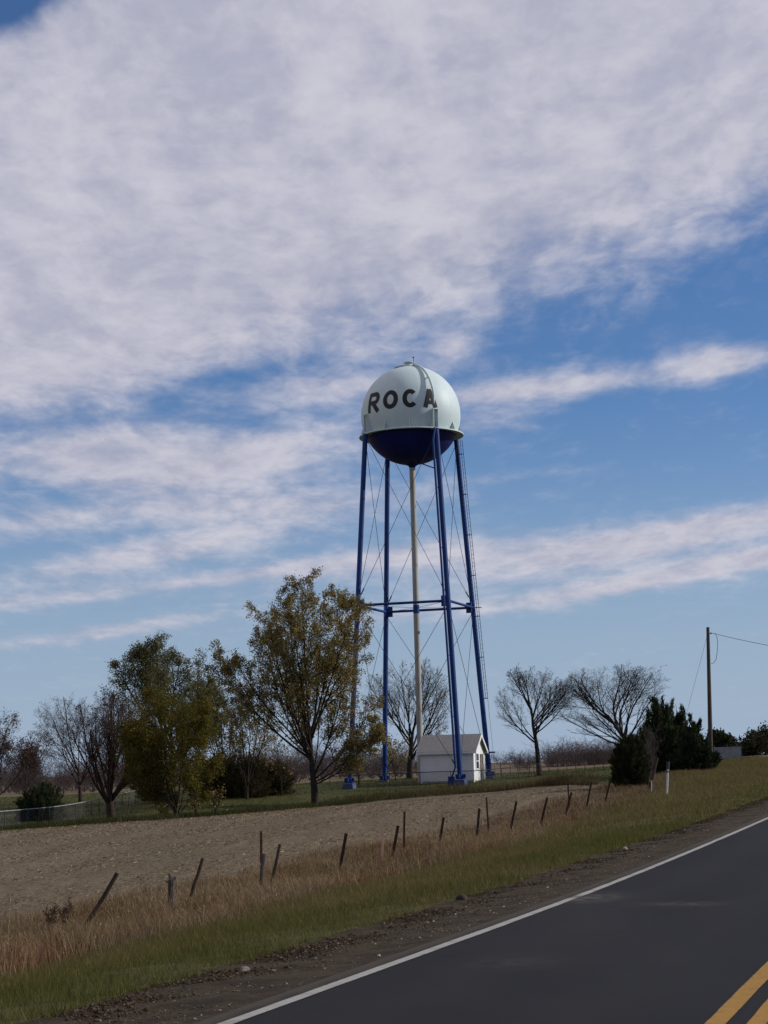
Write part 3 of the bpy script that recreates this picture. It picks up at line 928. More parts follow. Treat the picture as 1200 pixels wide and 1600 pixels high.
# ladder on the right leg
li = 2
mb = MB()
out = np.array([math.cos(R(5)), math.sin(R(5)), 0]); tan = np.array([-out[1], out[0], 0])
def lad(z, k): return leg_pt(li, z) + out * .40 + (out * .055 + tan * .19) * k
zl0 = leg_base[li] + 6.6; zl1 = ZS - .1
for k in (-1, 1):
    mb.tube([lad(zl0, k), lad(zl1, k)], .022, 6)
for z in np.arange(zl0 + .1, zl1, .33):
    mb.tube([lad(z, -1), lad(z, 1)], .014, 5, False)
for z in np.arange(zl0 + .05, zl1, 3.3):
    for k in (-1, 1): mb.tube([leg_pt(li, z), lad(z, k)], .025, 5)
mb.build('ladder', STEEL_DARK, tower)
MB().tube([lad(leg_base[li] + .8, 1), lad(zl0, 1)], .012, 5).build('safety_cable', STEEL_DARK, tower)
q = leg_pt(li, leg_base[li] + 2.35)
MB().box(q + out * .38, (.55, .14, .12)).build('step_bracket', NAVY, tower)
MB().tube([leg_pt(li, zm) + out * .2, leg_pt(li, zm) + out * .72], .05, 8).build('lamp_fitting', bpy.data.materials['white_fitting'], tower)


# painted letters wrapped on the ball
def sphere_uv(px, py):
    """Bearing round the ball (local) and height above its centre, of the surface point seen at a picture point."""
    o_ = np.array([0, 0, EYE]); d = pix_dir(px, py); d = d / np.linalg.norm(d)
    oc = o_ - TC; b = oc @ d; disc = b * b - (oc @ oc - RB * RB)
    p = oc + d * (-b - math.sqrt(max(disc, 0)))
    c, s = math.cos(PHI), math.sin(PHI)
    lx, ly = p[0] * c - p[1] * s, p[0] * s + p[1] * c
    return math.atan2(ly, lx), p[2]


def wrap(u, z, lift):
    r = RB + lift
    rr = math.sqrt(max(RB * RB - z * z, .01)) * r / RB
    return (rr * math.cos(u), rr * math.sin(u), ZC + z * r / RB)


def stroke(mb, path, w, lift, closed=False, square=True):
    """A painted stroke of width w along a path in (arc metres, metres)."""
    P = np.array(path, float)
    if closed: P = np.vstack([P, P[:1]])
    out_ = [P[0]]
    for a_, b_ in zip(P[:-1], P[1:]):
        m_ = max(1, int(np.linalg.norm(b_ - a_) / .06))
        for k in range(1, m_ + 1): out_.append(a_ + (b_ - a_) * k / m_)
    P = np.array(out_)
    T = np.gradient(P, axis=0)
    if closed: T[0] = T[-1] = P[1] - P[-2]
    T /= np.linalg.norm(T, axis=1, keepdims=True) + 1e-9
    Nn = np.stack([-T[:, 1], T[:, 0]], 1)
    rows = 4
    V = []
    for p, n_ in zip(P, Nn):
        for k in range(rows + 1):
            V.append(p + n_ * w * (k / rows - .5))
    V = np.array(V)
    m_ = len(P)
    i, j = np.meshgrid(np.arange(m_ - 1), np.arange(rows), indexing='ij')
    q = np.stack([i * (rows + 1) + j, (i + 1) * (rows + 1) + j, (i + 1) * (rows + 1) + j + 1, i * (rows + 1) + j + 1], 2).reshape(-1, 4)
    return V, q, lift


def letter(ch, px0, px1, ptop, pbot, mb):
    """One capital between two picture columns, on the ball."""
    xm = (px0 + px1) / 2
    u0, _ = sphere_uv(px0, (ptop + pbot) / 2); u1, _ = sphere_uv(px1, (ptop + pbot) / 2)
    _, z1 = sphere_uv(xm, ptop); _, z0 = sphere_uv(xm, pbot)
    Hh = z1 - z0
    rad = math.sqrt(RB * RB - ((z0 + z1) / 2) ** 2)
    Wd = (u1 - u0) * rad
    w = .36
    S = []
    if ch == 'O':
        a = np.linspace(0, 2 * np.pi, 40, endpoint=False)
        S.append(stroke(mb, np.stack([Wd / 2 + (Wd - w) / 2 * np.cos(a), Hh / 2 + (Hh - w) / 2 * np.sin(a)], 1), w, .012, True))
    if ch == 'C':
        a = np.linspace(R(42), R(318), 36)
        S.append(stroke(mb, np.stack([Wd * .53 + (Wd * 1.06 - w) / 2 * np.cos(a), Hh / 2 + (Hh - w) / 2 * np.sin(a)], 1), w, .012))
    if ch == 'A':
        S.append(stroke(mb, [(w * .5, 0), (Wd / 2, Hh)], w, .012))
        S.append(stroke(mb, [(Wd - w * .5, 0), (Wd / 2, Hh)], w, .015))
        S.append(stroke(mb, [(Wd * .27, Hh * .28), (Wd * .73, Hh * .28)], w * .8, .018))
    if ch == 'R':
        S.append(stroke(mb, [(w / 2, 0), (w / 2, Hh)], w, .012))
        a = np.linspace(R(90), R(-90), 20)
        rb = Hh * .27 - w / 2 * .5
        top = [(w * .6, Hh - w / 2), (Wd - rb - w / 2, Hh - w / 2)]
        arc = [(Wd - rb - w / 2 + rb * math.cos(t), Hh - w / 2 - rb + rb * math.sin(t)) for t in a]
        S.append(stroke(mb, top + arc + [(w * .6, Hh - w / 2 - 2 * rb)], w, .015))
        S.append(stroke(mb, [(Wd * .48, Hh - w / 2 - 2 * rb), (Wd - w * .35, 0)], w, .018))
    for V, q, lift in S:
        V3 = [wrap(u0 + v[0] / rad, z0 + v[1], lift) for v in V]
        mb.add(V3, q)


for ch, a_, b_, t_, bt in (('R', 576.2, 592.6, 613.8, 644.0), ('O', 598.7, 621.8, 609.8, 638.8), ('C', 628.7, 651.5, 607.8, 636.6), ('A', 660.5, 682.5, 608.2, 636.5)):
    mb = MB(); letter(ch, a_, b_, t_, bt, mb)
    mb.build('lettering', LETTER, tower, True)

# ------------------------------------------------------------------ pump house
SIDING = bpy.data.materials.new('white_lap_siding'); SIDING.use_nodes = True
t = SIDING.node_tree; p = t.nodes['Principled BSDF']; p.inputs['Roughness'].default_value = .6
tcn = t.nodes.new('ShaderNodeTexCoord'); ox, oy, oz = sep(t, tcn.outputs['Object'])
f = noise(t, tcn.outputs['Object'], 1.5, 4)
t.links.new(mixc(t, f.smooth(.3, .7), (.76, .755, .73), (.7, .695, .675)), p.inputs['Base Color'])
lap = (oz * 5.0)._m('FRACT')
bmp = t.nodes.new('ShaderNodeBump'); bmp.inputs['Strength'].default_value = .55; bmp.inputs['Distance'].default_value = .03
t.links.new(lap.s, bmp.inputs['Height']); t.links.new(bmp.outputs[0], p.inputs['Normal'])
SHINGLE = mat('grey_shingle', (.25, .235, .23), (.18, .168, .162), .9, 9, bump=.5, stretch=(1, 1, 2.5))
TRIM = mat('white_trim', (.72, .72, .70), (.66, .66, .64), .5, 3)
GLASS = mat('dark_window_glass', (.02, .022, .025), None, .08, 2, spec=.5)
DOORM = mat('tan_door_paint', (.17, .135, .09), (.14, .11, .075), .6, 3)
SHEET = MB()
cph, sph = math.cos(-PHI), math.sin(-PHI)
def t2w(a, b): return TX + a * cph - b * sph, TY + a * sph + b * cph
SL, SWd, SHt = 4.25, 3.3, 2.45
t0, n0 = .58, -2.0
bx_, by_ = t2w(t0 + SL / 2, n0 + SWd / 2)
gz = min(tz(*t2w(t0, n0)), tz(*t2w(t0 + SL, n0)), tz(*t2w(t0 + SL, n0 + SWd))) + .02
shed = empty('pump_house', (bx_, by_, gz), -PHI, label='small white gabled pump house with grey roof under the tower', cat='shed')
hx, hy, rid = SL / 2, SWd / 2, SHt + 1.2
V = [(-hx, -hy, 0), (hx, -hy, 0), (hx, hy, 0), (-hx, hy, 0), (-hx, -hy, SHt), (hx, -hy, SHt), (hx, hy, SHt), (-hx, hy, SHt), (-hx, 0, rid), (hx, 0, rid)]
me = MB().add(V, [[0, 1, 5, 4], [1, 2, 6, 5], [2, 3, 7, 6], [3, 0, 4, 7]], [[5, 6, 9], [7, 4, 8]])
me.build('wall', SIDING, shed)
MB().box((0, 0, .05), (SL + .03, SWd + .03, .22)).build('foundation', mat('grey_concrete', (.3, .29, .27), None, .9, 5, bump=.4), shed)
ov, ovx, th = .18, .26, .06
sl_ = (rid - SHt) / hy
mb = MB()
for sgn in (-1, 1):
    e = hy + ov
    ze = rid - sl_ * e
    A = [(-hx - ovx, 0, rid + .012), (hx + ovx, 0, rid + .012), (hx + ovx, sgn * e, ze + .012), (-hx - ovx, sgn * e, ze + .012)]
    Bq = [(x_, y_, z_ + th) for x_, y_, z_ in A]
    mb.add(A + Bq, [[0, 1, 2, 3], [7, 6, 5, 4], [0, 4, 5, 1], [1, 5, 6, 2], [2, 6, 7, 3], [3, 7, 4, 0]])
rf = mb.build('roof', SHINGLE, shed)
for sx in (-1, 1):
    mb = MB()
    for sgn in (-1, 1):
        e = hy + ov + .004; ze = rid - sl_ * e
        x0, x1 = sx * (hx + ovx + .004), sx * (hx + ovx + .03)
        mb.add([(x0, 0, rid - .17), (x0, sgn * e, ze - .17), (x0, sgn * e, ze + th), (x0, 0, rid + th), (x1, 0, rid - .17), (x1, sgn * e, ze - .17), (x1, sgn * e, ze + th), (x1, 0, rid + th)],
               [[0, 1, 2, 3], [4, 7, 6, 5], [0, 4, 5, 1], [1, 5, 6, 2], [2, 6, 7, 3], [3, 7, 4, 0]])
    mb.build('barge_board', TRIM, rf)
mb = MB()
for sgn in (-1, 1):
    e = hy + ov; ze = rid - sl_ * e
    mb.box((0, sgn * (e + .015), ze - .03), (SL + 2 * ovx - .01, .025, .17))
mb.build('fascia', TRIM, rf)
for sx in (-1, 1):
    for sy in (-1, 1):
        mb = MB()
        mb.box((sx * (hx - .05), sy * (hy + .012), SHt / 2), (.13, .022, SHt - .01)); mb.box((sx * (hx + .012), sy * (hy - .05 + .023), SHt / 2), (.022, .146, SHt - .01))
        mb.build('corner_board', TRIM, shed)
# window and door in the gable that faces the road ahead
wy = -.62
wf = MB()
for dy, dz, sy, sz in ((-.40, 1.62, .07, 1.25), (.40, 1.62, .07, 1.25), (0, 2.21, .73, .07), (0, 1.03, .73, .07), (0, 1.62, .73, .06)):
    wf.box((hx + .03, wy + dy, dz), (.05, sy, sz))
wo_ = wf.build('window', TRIM, shed)
MB().box((hx + .012, wy, 1.62), (.02, .72, 1.12)).build('pane', GLASS, wo_)
dr = MB().box((hx + .022, .72, 1.03), (.04, .62, 2.04)).build('door', DOORM, shed)
MB().tube([(hx + .045, .50, 1.0), (hx + .10, .50, 1.0)], .03, 8).build('handle', STEEL_DARK, dr)
mb = MB()
for dy, dz, sy, sz in ((.365, 1.07, .09, 2.16), (1.075, 1.07, .09, 2.16), (.72, 2.12, .62, .09)):
    mb.box((hx + .03, dy, dz), (.06, sy, sz))
mb.build('door_frame', DOORM, shed)


# ------------------------------------------------------------------ wire fences
def wire_mat(name, colr, dens):
    m = bpy.data.materials.new(name); m.use_nodes = True
    t = m.node_tree; p = t.nodes['Principled BSDF']; p.inputs['Base Color'].default_value = (*colr, 1); p.inputs['Metallic'].default_value = .4; p.inputs['Roughness'].default_value = .6
    uv = t.nodes.new('ShaderNodeUVMap'); uv.uv_map = 'run'
    u, v, _ = sep(t, uv.outputs[0])
    w1 = ((u + v) * 14.0)._m('FRACT')._m('SUBTRACT', .5)._m('ABSOLUTE')
    w2 = ((u - v) * 14.0)._m('FRACT')._m('SUBTRACT', .5)._m('ABSOLUTE')
    a = (w1.mx(w2))._m('GREATER_THAN', .5 - dens)
    tr = t.nodes.new('ShaderNodeBsdfTransparent'); mx = t.nodes.new('ShaderNodeMixShader')
    t.links.new(a.s, mx.inputs[0]); t.links.new(tr.outputs[0], mx.inputs[1]); t.links.new(p.outputs[0], mx.inputs[2])
    t.links.new(mx.outputs[0], t.nodes['Material Output'].inputs[0])
    return m


GALV = mat('galvanised_steel', (.24, .25, .25), (.18, .19, .19), .55, 3, metal=.2)
MESH_L = wire_mat('chain_link_wire', (.13, .12, .125), .035)
MESH_R = wire_mat('woven_wire', (.08, .065, .06), .03)


def fence(name, pts, height, step, label, rail_m, post_m, mesh_m, post_r=.03, rail_h=None, over=0.04, rail_r=.03):
    pts = [np.array(p, float) for p in pts]
    seg = [np.linalg.norm(b - a) for a, b in zip(pts[:-1], pts[1:])]; cum = np.concatenate([[0], np.cumsum(seg)])
    P2 = np.array(pts)
    f = lambda d: np.array([np.interp(d, cum, P2[:, 0]), np.interp(d, cum, P2[:, 1])])
    o0 = f(0); z0 = tz(*o0)
    root = empty(name, (o0[0], o0[1], z0), 0, label=label, cat='fence')
    loc = lambda d, h: np.array([*(f(d) - o0), tz(*f(d)) - z0 + h])
    ds = np.arange(0, cum[-1], step)
    for d in ds:
        MB().tube([loc(d, -.3), loc(d, height + over)], post_r, 7).build('post', post_m, root, True)
    dd = np.linspace(0, cum[-1], max(2, int(cum[-1] / 1.5)))
    ofs = np.array([0, -.0, 0])
    MB().tube([loc(d, rail_h if rail_h else height) for d in dd], rail_r, 7).build('top_rail', rail_m, root, True)
    V = []
    for d in dd:
        V += [loc(d, .03), loc(d, height - .01)]
    V = np.array(V); n = len(dd)
    q = np.array([[2 * i, 2 * i + 2, 2 * i + 3, 2 * i + 1] for i in range(n - 1)])
    ob = mesh_obj('wire_mesh', V, q, mesh_m, root)
    uvl = ob.data.uv_layers.new(name='run')
    for poly in ob.data.polygons:
        for li_, vi in zip(poly.loop_indices, poly.vertices):
            uvl.data[li_].uv = (dd[vi // 2], 0 if vi % 2 == 0 else height)
    return root


g2 = lambda x, Y: on_ground(x, Y)[:2]
fence('chain_link_fence', [g2(-150, 90), g2(0, 99), g2(75, 110), g2(145, 124), g2(220, 141)], .98, 2.6,
      'silver chain link fence beside the left trees at the field edge', GALV, STEEL_DARK, MESH_L, .028, rail_r=.032)
a_ = np.array(t2w(-6.5, -3.1)); b_ = np.array(t2w(6.2, -3.1)); c_ = np.array(t2w(8.6, 4.5))
fence('chain_link_fence', [a_, b_, c_], .95, 2.45, 'dark railed wire fence passing close in front of the pump house', STEEL_DARK, STEEL_DARK, MESH_R, .026, rail_r=.03)
fence('wire_fence', [g2(768, 166), g2(860, 163), g2(975, 158)], 1.15, .95, 'rusty close set post fence behind the single bare tree on the right', STEEL_DARK,
      mat('dark_wood_post', (.05, .036, .03), None, .9, 5), MESH_R, .03, rail_h=.55, over=.05, rail_r=.022)


# ------------------------------------------------------------------ trees
def unit(v): return v / (np.linalg.norm(v) + 1e-9)


class Tree:
    def __init__(self, seed, **k):
        self.r = random.Random(seed); self.g = np.random.default_rng(seed)
        self.p = dict(trunk=.2, limbs=6, limb_ang=(18, 48), limb_len=(.6, .85), kids=(7, 6, 5), ang=(38, 40, 42), ratio=(.5, .5, .5), trop=(.10, .10, .06, .03), jit=(.10, .14, .2, .26), segs=(6, 5, 4, 3), low=.55, thin=.6, rmin=.006, env=None, boxy=0.0, limb_r=(.34, .52), lean=0.0)
        self.p.update(k); self.b = {i: [] for i in range(6)}
    def branch(self, p, d, L, r, lvl):
        P = self.p; rr = self.r
        n = P['segs'][min(lvl, 4) - 1] if lvl > 0 else 5
        pts = [p]; jit = P['jit'][max(lvl - 1, 0) if lvl < 5 else 3]; tr = P['trop'][max(min(lvl - 1, 3), 0)]
        step = L / n; dirs = [d]
        for i in range(n):
            d = unit(d + np.array([rr.gauss(0, jit), rr.gauss(0, jit), rr.gauss(0, jit) + tr]))
            p = p + d * step; pts.append(p); dirs.append(d)
        pts = np.array(pts); tip = .25 if lvl < 4 else .4
        rad = np.linspace(r, r * tip, n + 1)
        self.b[lvl].append((pts, rad))
        maxl = len(P['kids'])
        if lvl <= maxl and lvl >= 1:
            k = P['kids'][lvl - 1]; k = max(1, int(round(k * rr.uniform(.75, 1.25))))
            az = rr.uniform(0, 6.28)
            for j in range(k):
                t = .22 + .78 * (j + rr.uniform(.1, .9)) / k
                f = t * n; i = min(int(f), n - 1); q = pts[i] + (pts[i + 1] - pts[i]) * (f - i)
                tg = dirs[i + 1]
                az += 2.4 + rr.uniform(-.5, .5)
                a = unit(np.cross(tg, [0.3, .2, 1.0])); b = np.cross(tg, a)
                an = R(P['ang'][lvl - 1] * rr.uniform(.7, 1.3))
                cd_ = unit(tg * math.cos(an) + (a * math.cos(az) + b * math.sin(az)) * math.sin(an))
                cl = L * P['ratio'][lvl - 1] * (1.12 - .62 * t) * rr.uniform(.7, 1.25)
                if P['env']: cl = min(cl, self.reach(q, cd_) * rr.uniform(.8, 1.1))
                self.branch(q, cd_, cl, max(rad[i] * P['thin'], P['rmin']), lvl + 1)
    def reach(self, q, d):
        """How far from q along d the crown's outline lies: an uneven ellipsoid."""
        cz, rxy, rz = self.p['env']
        bx = self.p['boxy']
        o = np.array([q[0] / rxy, q[1] / rxy, (q[2] - cz) / rz]); v = np.array([d[0] / rxy, d[1] / rxy, d[2] / rz])
        az = math.atan2(d[1], d[0]); e = d[2]
        u_ = v / (np.linalg.norm(v) + 1e-9); hz_ = math.hypot(u_[0], u_[1])
        k = (1 + .07 * math.sin(az * 3 + self.ph[0] + e * 4) + .06 * math.sin(az * 5 + self.ph[1] - e * 7)) * (1 + bx * 4 * (hz_ * abs(u_[2])) ** 2)
        a = v @ v; b = o @ v; c = o @ o - k * k
        D = b * b - a * c
        if D <= 0: return .03
        return max((-b + math.sqrt(D)) / a, .03)
    def grow(self, r0):
        P = self.p; rr = self.r
        self.ph = [rr.uniform(0, 6.28) for _ in range(2)]
        th = P['trunk']
        pts = [np.array([0, 0, 0.0])]; d = np.array([P['lean'] * .6, 0, 1.0])
        for i in range(4):
            d = unit(d + np.array([rr.gauss(0, .05), rr.gauss(0, .05), .05])); pts.append(pts[-1] + d * th / 4)
        pts = np.array(pts)
        self.b[0].append((pts, r0 * np.array([1.25, 1.0, .8, .58, .30] if th > .25 else [1.25, 1.02, .95, .9, .8])))
        az = rr.uniform(0, 6.28); n = P['limbs']
        for j in range(n):
            az += 2 * math.pi / n + rr.uniform(-.35, .35)
            t = P['low'] + (1 - P['low']) * (j + .5) / n
            f = t * 4; i = min(int(f), 3); q = pts[i] + (pts[i + 1] - pts[i]) * (f - i)
            an = R(rr.uniform(*P['limb_ang'])) * (1.25 - .7 * (j + .5) / n)
            d = unit(np.array([math.cos(az) * math.sin(an) + P['lean'], math.sin(az) * math.sin(an), math.cos(an)]))
            L_ = rr.uniform(*P['limb_len'])
            if P['env']: L_ = self.reach(q, unit(d + np.array([0, 0, P['trop'][0] * 1.5]))) * rr.uniform(.86, 1.02)
            self.branch(q, d, L_, r0 * rr.uniform(*P['limb_r']), 1)
        return self
    def fit(self, w, h, lean=0.0, wy=None, dx=0.0):
        """Scale to a crown width w and a height h in metres; radii are already metres."""
        allp = np.concatenate([b[0] for l in self.b.values() for b in l])
        top = np.percentile(allp[:, 2], 99.7); x0, x1 = np.percentile(allp[:, 0], [.8, 99.2]); y0, y1 = np.percentile(allp[:, 1], [.8, 99.2])
        sx = w / (x1 - x0); sy = (wy or w) / (y1 - y0); sz = h / top
        cx = (x0 + x1) / 2; cy = (y0 + y1) / 2
        for l in self.b:
            out = []
            for pts, rad in self.b[l]:
                q = pts.copy(); k = sst(q[:, 2] / top, .05, .6)
                q[:, 0] = (q[:, 0] - cx * k) * sx + lean * q[:, 2] * sz / h * w + dx * k; q[:, 1] = (q[:, 1] - cy * k) * sy; q[:, 2] *= sz
                out.append((q, rad))
            self.b[l] = out
        return self
    def arrays(self, lvls, sides):
        V, Q, n = [], [], 0
        for l in lvls:
            by = {}
            for pts, rad in self.b[l]: by.setdefault(len(pts), []).append((pts, rad))
            for k, L in by.items():
                v, q = tubes(np.array([a for a, _ in L]), np.array([b for _, b in L]), sides[l])
                V.append(v); Q.append(q + n); n += len(v)
        return (np.vstack(V), np.vstack(Q)) if V else (np.zeros((0, 3)), np.zeros((0, 4), int))
    def leaves(self, n, size, cols, wts, spread=.12, drop=.2, lvls=(3, 4), keep=1.0, zmin=0.0, droop=.5):
        g = self.g
        br = [b for l in lvls for b in self.b[l]]
        if keep < 1: br = [b for b in br if self.r.random() < keep]
        br = [b for b in br if b[0][-1][2] > zmin]
        wt = g.random(len(br)) + .35
        idx = g.choice(len(br), n, p=wt / wt.sum())
        P = np.empty((n, 3)); tt = g.random(n) ** .7
        for i, (k, t) in enumerate(zip(idx, tt)):
            pts = br[k][0]; f = t * (len(pts) - 1); j = min(int(f), len(pts) - 2)
            P[i] = pts[j] + (pts[j + 1] - pts[j]) * (f - j)
        P += g.normal(0, spread, (n, 3)); P[:, 2] -= g.random(n) * drop
        a = g.uniform(0, 6.28, n); e = g.normal(-droop, .5, n)
        d = np.stack([np.cos(a) * np.cos(e), np.sin(a) * np.cos(e), np.sin(e)], 1)
        tw = np.array([b[0][-1] - b[0][0] for b in br])[idx]; tw /= np.linalg.norm(tw, axis=1, keepdims=True) + 1e-9
        d = d * .8 + tw * 1.0; d /= np.linalg.norm(d, axis=1, keepdims=True)
        s = np.cross(d, g.normal(0, 1, (n, 3))); s /= np.linalg.norm(s, axis=1, keepdims=True)
        L = size * g.uniform(.6, 1.4, n)[:, None]; W = L * .42
        V = np.stack([P, P + d * L * .5 + s * W, P + d * L, P + d * L * .5 - s * W], 1).reshape(-1, 3)
        # colour varies from branch to branch as well as from leaf to leaf
        bc = np.array(cols)[g.choice(len(cols), len(br), p=np.array(wts) / sum(wts))] * g.uniform(.7, 1.3, (len(br), 1))
        lc = palette(g, n, cols, wts, .3)
        cc = bc[idx] * .6 + lc * .4
        return V, np.arange(n * 4).reshape(-1, 4), np.repeat(cc, 4, 0)


def build_tree(name, px, Y, h, w, label, cat, r0, seed, bark, leaf=None, group=None, lean=0.0, trunk_lv=(0, 1, 2), dx=0.0, wy=None, dz=0.0, **k):
    tr = Tree(seed, lean=lean, **k).grow(r0).fit(w, h, 0.0, wy, dx)
    b = on_ground(px, Y)
    root = empty(name, (b[0], b[1], b[2] - .05 + dz), 0, label=label, cat=cat, group=group)
    sides = {0: 12, 1: 7, 2: 5, 3: 4, 4: 3, 5: 3}
    v, q = tr.arrays(trunk_lv, sides)
    mesh_obj('trunk', v, q, bark, root, True)
    v2, q2 = tr.arrays([l for l in range(6) if l not in trunk_lv], sides)
    colr = np.tile(np.array([[.05, .04, .03]]), (len(v2), 1)); mi = np.zeros(len(q2), int)
    if leaf:
        for lf in (leaf if isinstance(leaf, list) else [leaf]):
            lv, lq, lc = tr.leaves(**lf)
            q2 = np.vstack([q2, lq + len(v2)]); v2 = np.vstack([v2, lv]); colr = np.vstack([colr, lc]); mi = np.concatenate([mi, np.ones(len(lq), int)])
    mesh_obj('crown', v2, q2, [bark, LEAF], root, False, colr, mi)
    return root, tr


YB = [(.255, .175, .052), (.19, .155, .055), (.13, .125, .05), (.31, .225, .09), (.105, .092, .042)]
OL = [(.095, .10, .045), (.14, .132, .06), (.075, .072, .036), (.18, .15, .07)]
OC = [(.115, .092, .018), (.085, .082, .02), (.145, .102, .02), (.06, .06, .017)]
RB_ = [(.095, .05, .038), (.07, .045, .036), (.12, .075, .055)]
kb = dict(kids=(8, 7, 6, 4), ang=(28, 32, 36, 40), ratio=(.54, .54, .50, .5), jit=(.05, .08, .11, .15), segs=(6, 5, 3, 3), limb_r=(.26, .42), thin=.52, rmin=.0045)

GRP = 'trees along the far edge of the field'
build_tree('leafy_tree', 492, 127, 15.2, 10.8, 'tallest tree, loose crown of yellow brown leaves, beside the left tower leg', 'tree', .22, 3, BARK,
           [dict(n=95000, size=.095, cols=YB, wts=[3, 3, 2, 2, 1], spread=.09, lvls=(3, 4), keep=.78, drop=.12), dict(n=9000, size=.095, cols=YB, wts=[2, 2, 3, 1, 2], spread=.15, lvls=(2, 3), keep=.5)],
           GRP, dx=-1.05, env=(.56, .36, .44), boxy=.16, trunk=.34, limbs=24, limb_ang=(18, 62), low=.26, kids=(10, 7, 5), ang=(28, 36, 42), ratio=(.34, .5, .5), trop=(.10, .07, .02, -.02), jit=(.04, .09, .16, .2), limb_r=(.22, .40), rmin=.007)
build_tree('leafy_tree', 262, 140, 12.2, 8.2, 'dense olive green tree standing tall behind the ochre bushy tree', 'tree', .26, 8, BARK,
           dict(n=70000, size=.095, cols=OL, wts=[3, 3, 2, 1.4], spread=.13, lvls=(3, 4), keep=.92), GRP, env=(.6, .36, .42), trunk=.4, limbs=20, low=.2, limb_ang=(20, 62), kids=(8, 7, 5), ang=(30, 36, 40), trop=(.12, .1, .05, .02), jit=(.06, .1, .16, .2), limb_r=(.24, .4))
build_tree('bushy_tree', 275, 107, 7.4, 5.3, 'bushy ochre green tree on several thin stems by the field', 'tree', .10, 21, BARK,
           [dict(n=60000, size=.08, cols=OC, wts=[3, 3, 2, 2], spread=.13, lvls=(2, 3, 4), keep=.95, drop=.4, droop=.8)], GRP, dx=-.45, env=(.52, .40, .49), trunk=.08, limbs=12, limb_ang=(8, 62), limb_len=(.7, .95), low=.1, kids=(9, 6, 4), ang=(34, 38, 40), trop=(.1, .05, .0, -.03))
build_tree('bare_tree', 174, 111, 7.7, 5.6, 'leafless dark tree with short thick trunk and upright reddish twigs', 'tree', .26, 14, BARK_RED,
           dict(n=1500, size=.1, cols=RB_, wts=[2, 2, 1], spread=.08, lvls=(3, 4), keep=.5), GRP, env=(.56, .4, .45), trunk=.2, limbs=15, limb_ang=(14, 62), low=.55, trop=(.14, .14, .10, .07), **kb)
build_tree('bare_tree', 126, 152, 8.6, 7.4, 'leafless spreading tree left of the dark short trunked tree', 'tree', .16, 31, BARK_RED,
           dict(n=500, size=.1, cols=RB_, wts=[2, 2, 1], spread=.08, lvls=(3, 4), keep=.3), GRP, env=(.6, .44, .41), trunk=.3, limbs=11, low=.4, limb_ang=(22, 66), trop=(.08, .05, .03, .02), **kb)
build_tree('russet_tree', -4, 150, 7.5, 7.0, 'tree with last russet leaves cut by the left picture edge', 'tree', .17, 41, BARK_RED,
           dict(n=8000, size=.10, cols=RB_, wts=[3, 2, 1], spread=.14, lvls=(3, 4), keep=.7), GRP, trunk=.2, limbs=6, **kb)
build_tree('russet_tree', 40, 156, 6.1, 4.4, 'small russet tree between the left edge tree and the dark juniper', 'tree', .11, 43, BARK_RED,
           dict(n=5000, size=.10, cols=RB_, wts=[2, 3, 1], spread=.14, lvls=(3, 4), keep=.7), GRP, trunk=.25, limbs=6, limb_ang=(12, 40), **kb)
build_tree('sparse_tree', 385, 134, 8.6, 5.0, 'thin tree with scattered leaves between the olive and the tallest tree', 'tree', .13, 52, BARK,
           dict(n=5500, size=.11, cols=YB, wts=[1, 2, 3, 1, 2], spread=.1, lvls=(3, 4), keep=.7), GRP, trunk=.12, limbs=6, limb_ang=(14, 45), kids=(8, 6, 5), trop=(.12, .1, .05, .02))
build_tree('sparse_tree', 345, 146, 9.8, 4.4, 'slender leafy tree just right of the dense olive tree', 'tree', .12, 57, BARK,
           dict(n=9000, size=.12, cols=OL, wts=[2, 3, 2, 2], spread=.1, lvls=(3, 4), keep=.75), GRP, trunk=.2, limbs=6, limb_ang=(12, 40), kids=(8, 6, 5))
build_tree('bare_tree', 640, 168, 10.6, 7.6, 'leafless tree with wide forked limbs behind the pump house and riser', 'tree', .26, 63, BARK,
           dict(n=500, size=.14, cols=YB, wts=[3, 2, 1, 1, 1], spread=.15, lvls=(3, 4), keep=.25), GRP, env=(.58, .40, .43), trunk=.42, limbs=15, low=.3, limb_ang=(34, 64), trop=(.08, .05, .03, .02), **kb)
build_tree('bare_tree', 843, 150, 8.9, 6.4, 'single leafless tree with clear trunk and rounded crown on the lawn', 'tree', .19, 77, BARK,
           None, GRP, env=(.62, .40, .38), trunk=.6, limbs=16, limb_ang=(44, 62), low=.46, trop=(.08, .05, .03, .02), **kb)
build_tree('bare_tree', 998, 150, 8.4, 8.6, 'leafless tree leaning left with wide crown beside the cedars', 'tree', .24, 85, BARK,
           None, GRP, dx=-2.1, env=(.6, .48, .41), trunk=.5, limbs=16, low=.3, limb_ang=(40, 66), lean=-.25, trop=(.08, .05, .03, .02), **kb)
for px, Y, h, w, sd, lb in ((560, 150, 4.6, 2.4, 91, 'small leafy sapling at the foot of the left tower leg'), (618, 158, 4.2, 2.0, 92, 'thin sapling between the two left tower legs and the bare tree'),
                            (440, 137, 6.6, 3.6, 93, 'thin grey sapling behind the trunk of the tallest tree'), (336, 109, 1.7, .9, 94, 'tiny sapling on the lawn right of the ochre tree'), (305, 110, 1.6, .8, 95, 'tiny twiggy sapling close to the stems of the ochre tree')):
    build_tree('sapling', px, Y, h, w, lb, 'sapling', .05, sd, BARK, dict(n=900 if h > 3 else 260, size=.14 if h > 3 else .09, cols=YB, wts=[3, 2, 2, 2, 1], spread=.15, lvls=(2, 3), keep=.8), 'saplings', trunk=.2, limbs=5, limb_ang=(8, 35), kids=(7, 5))


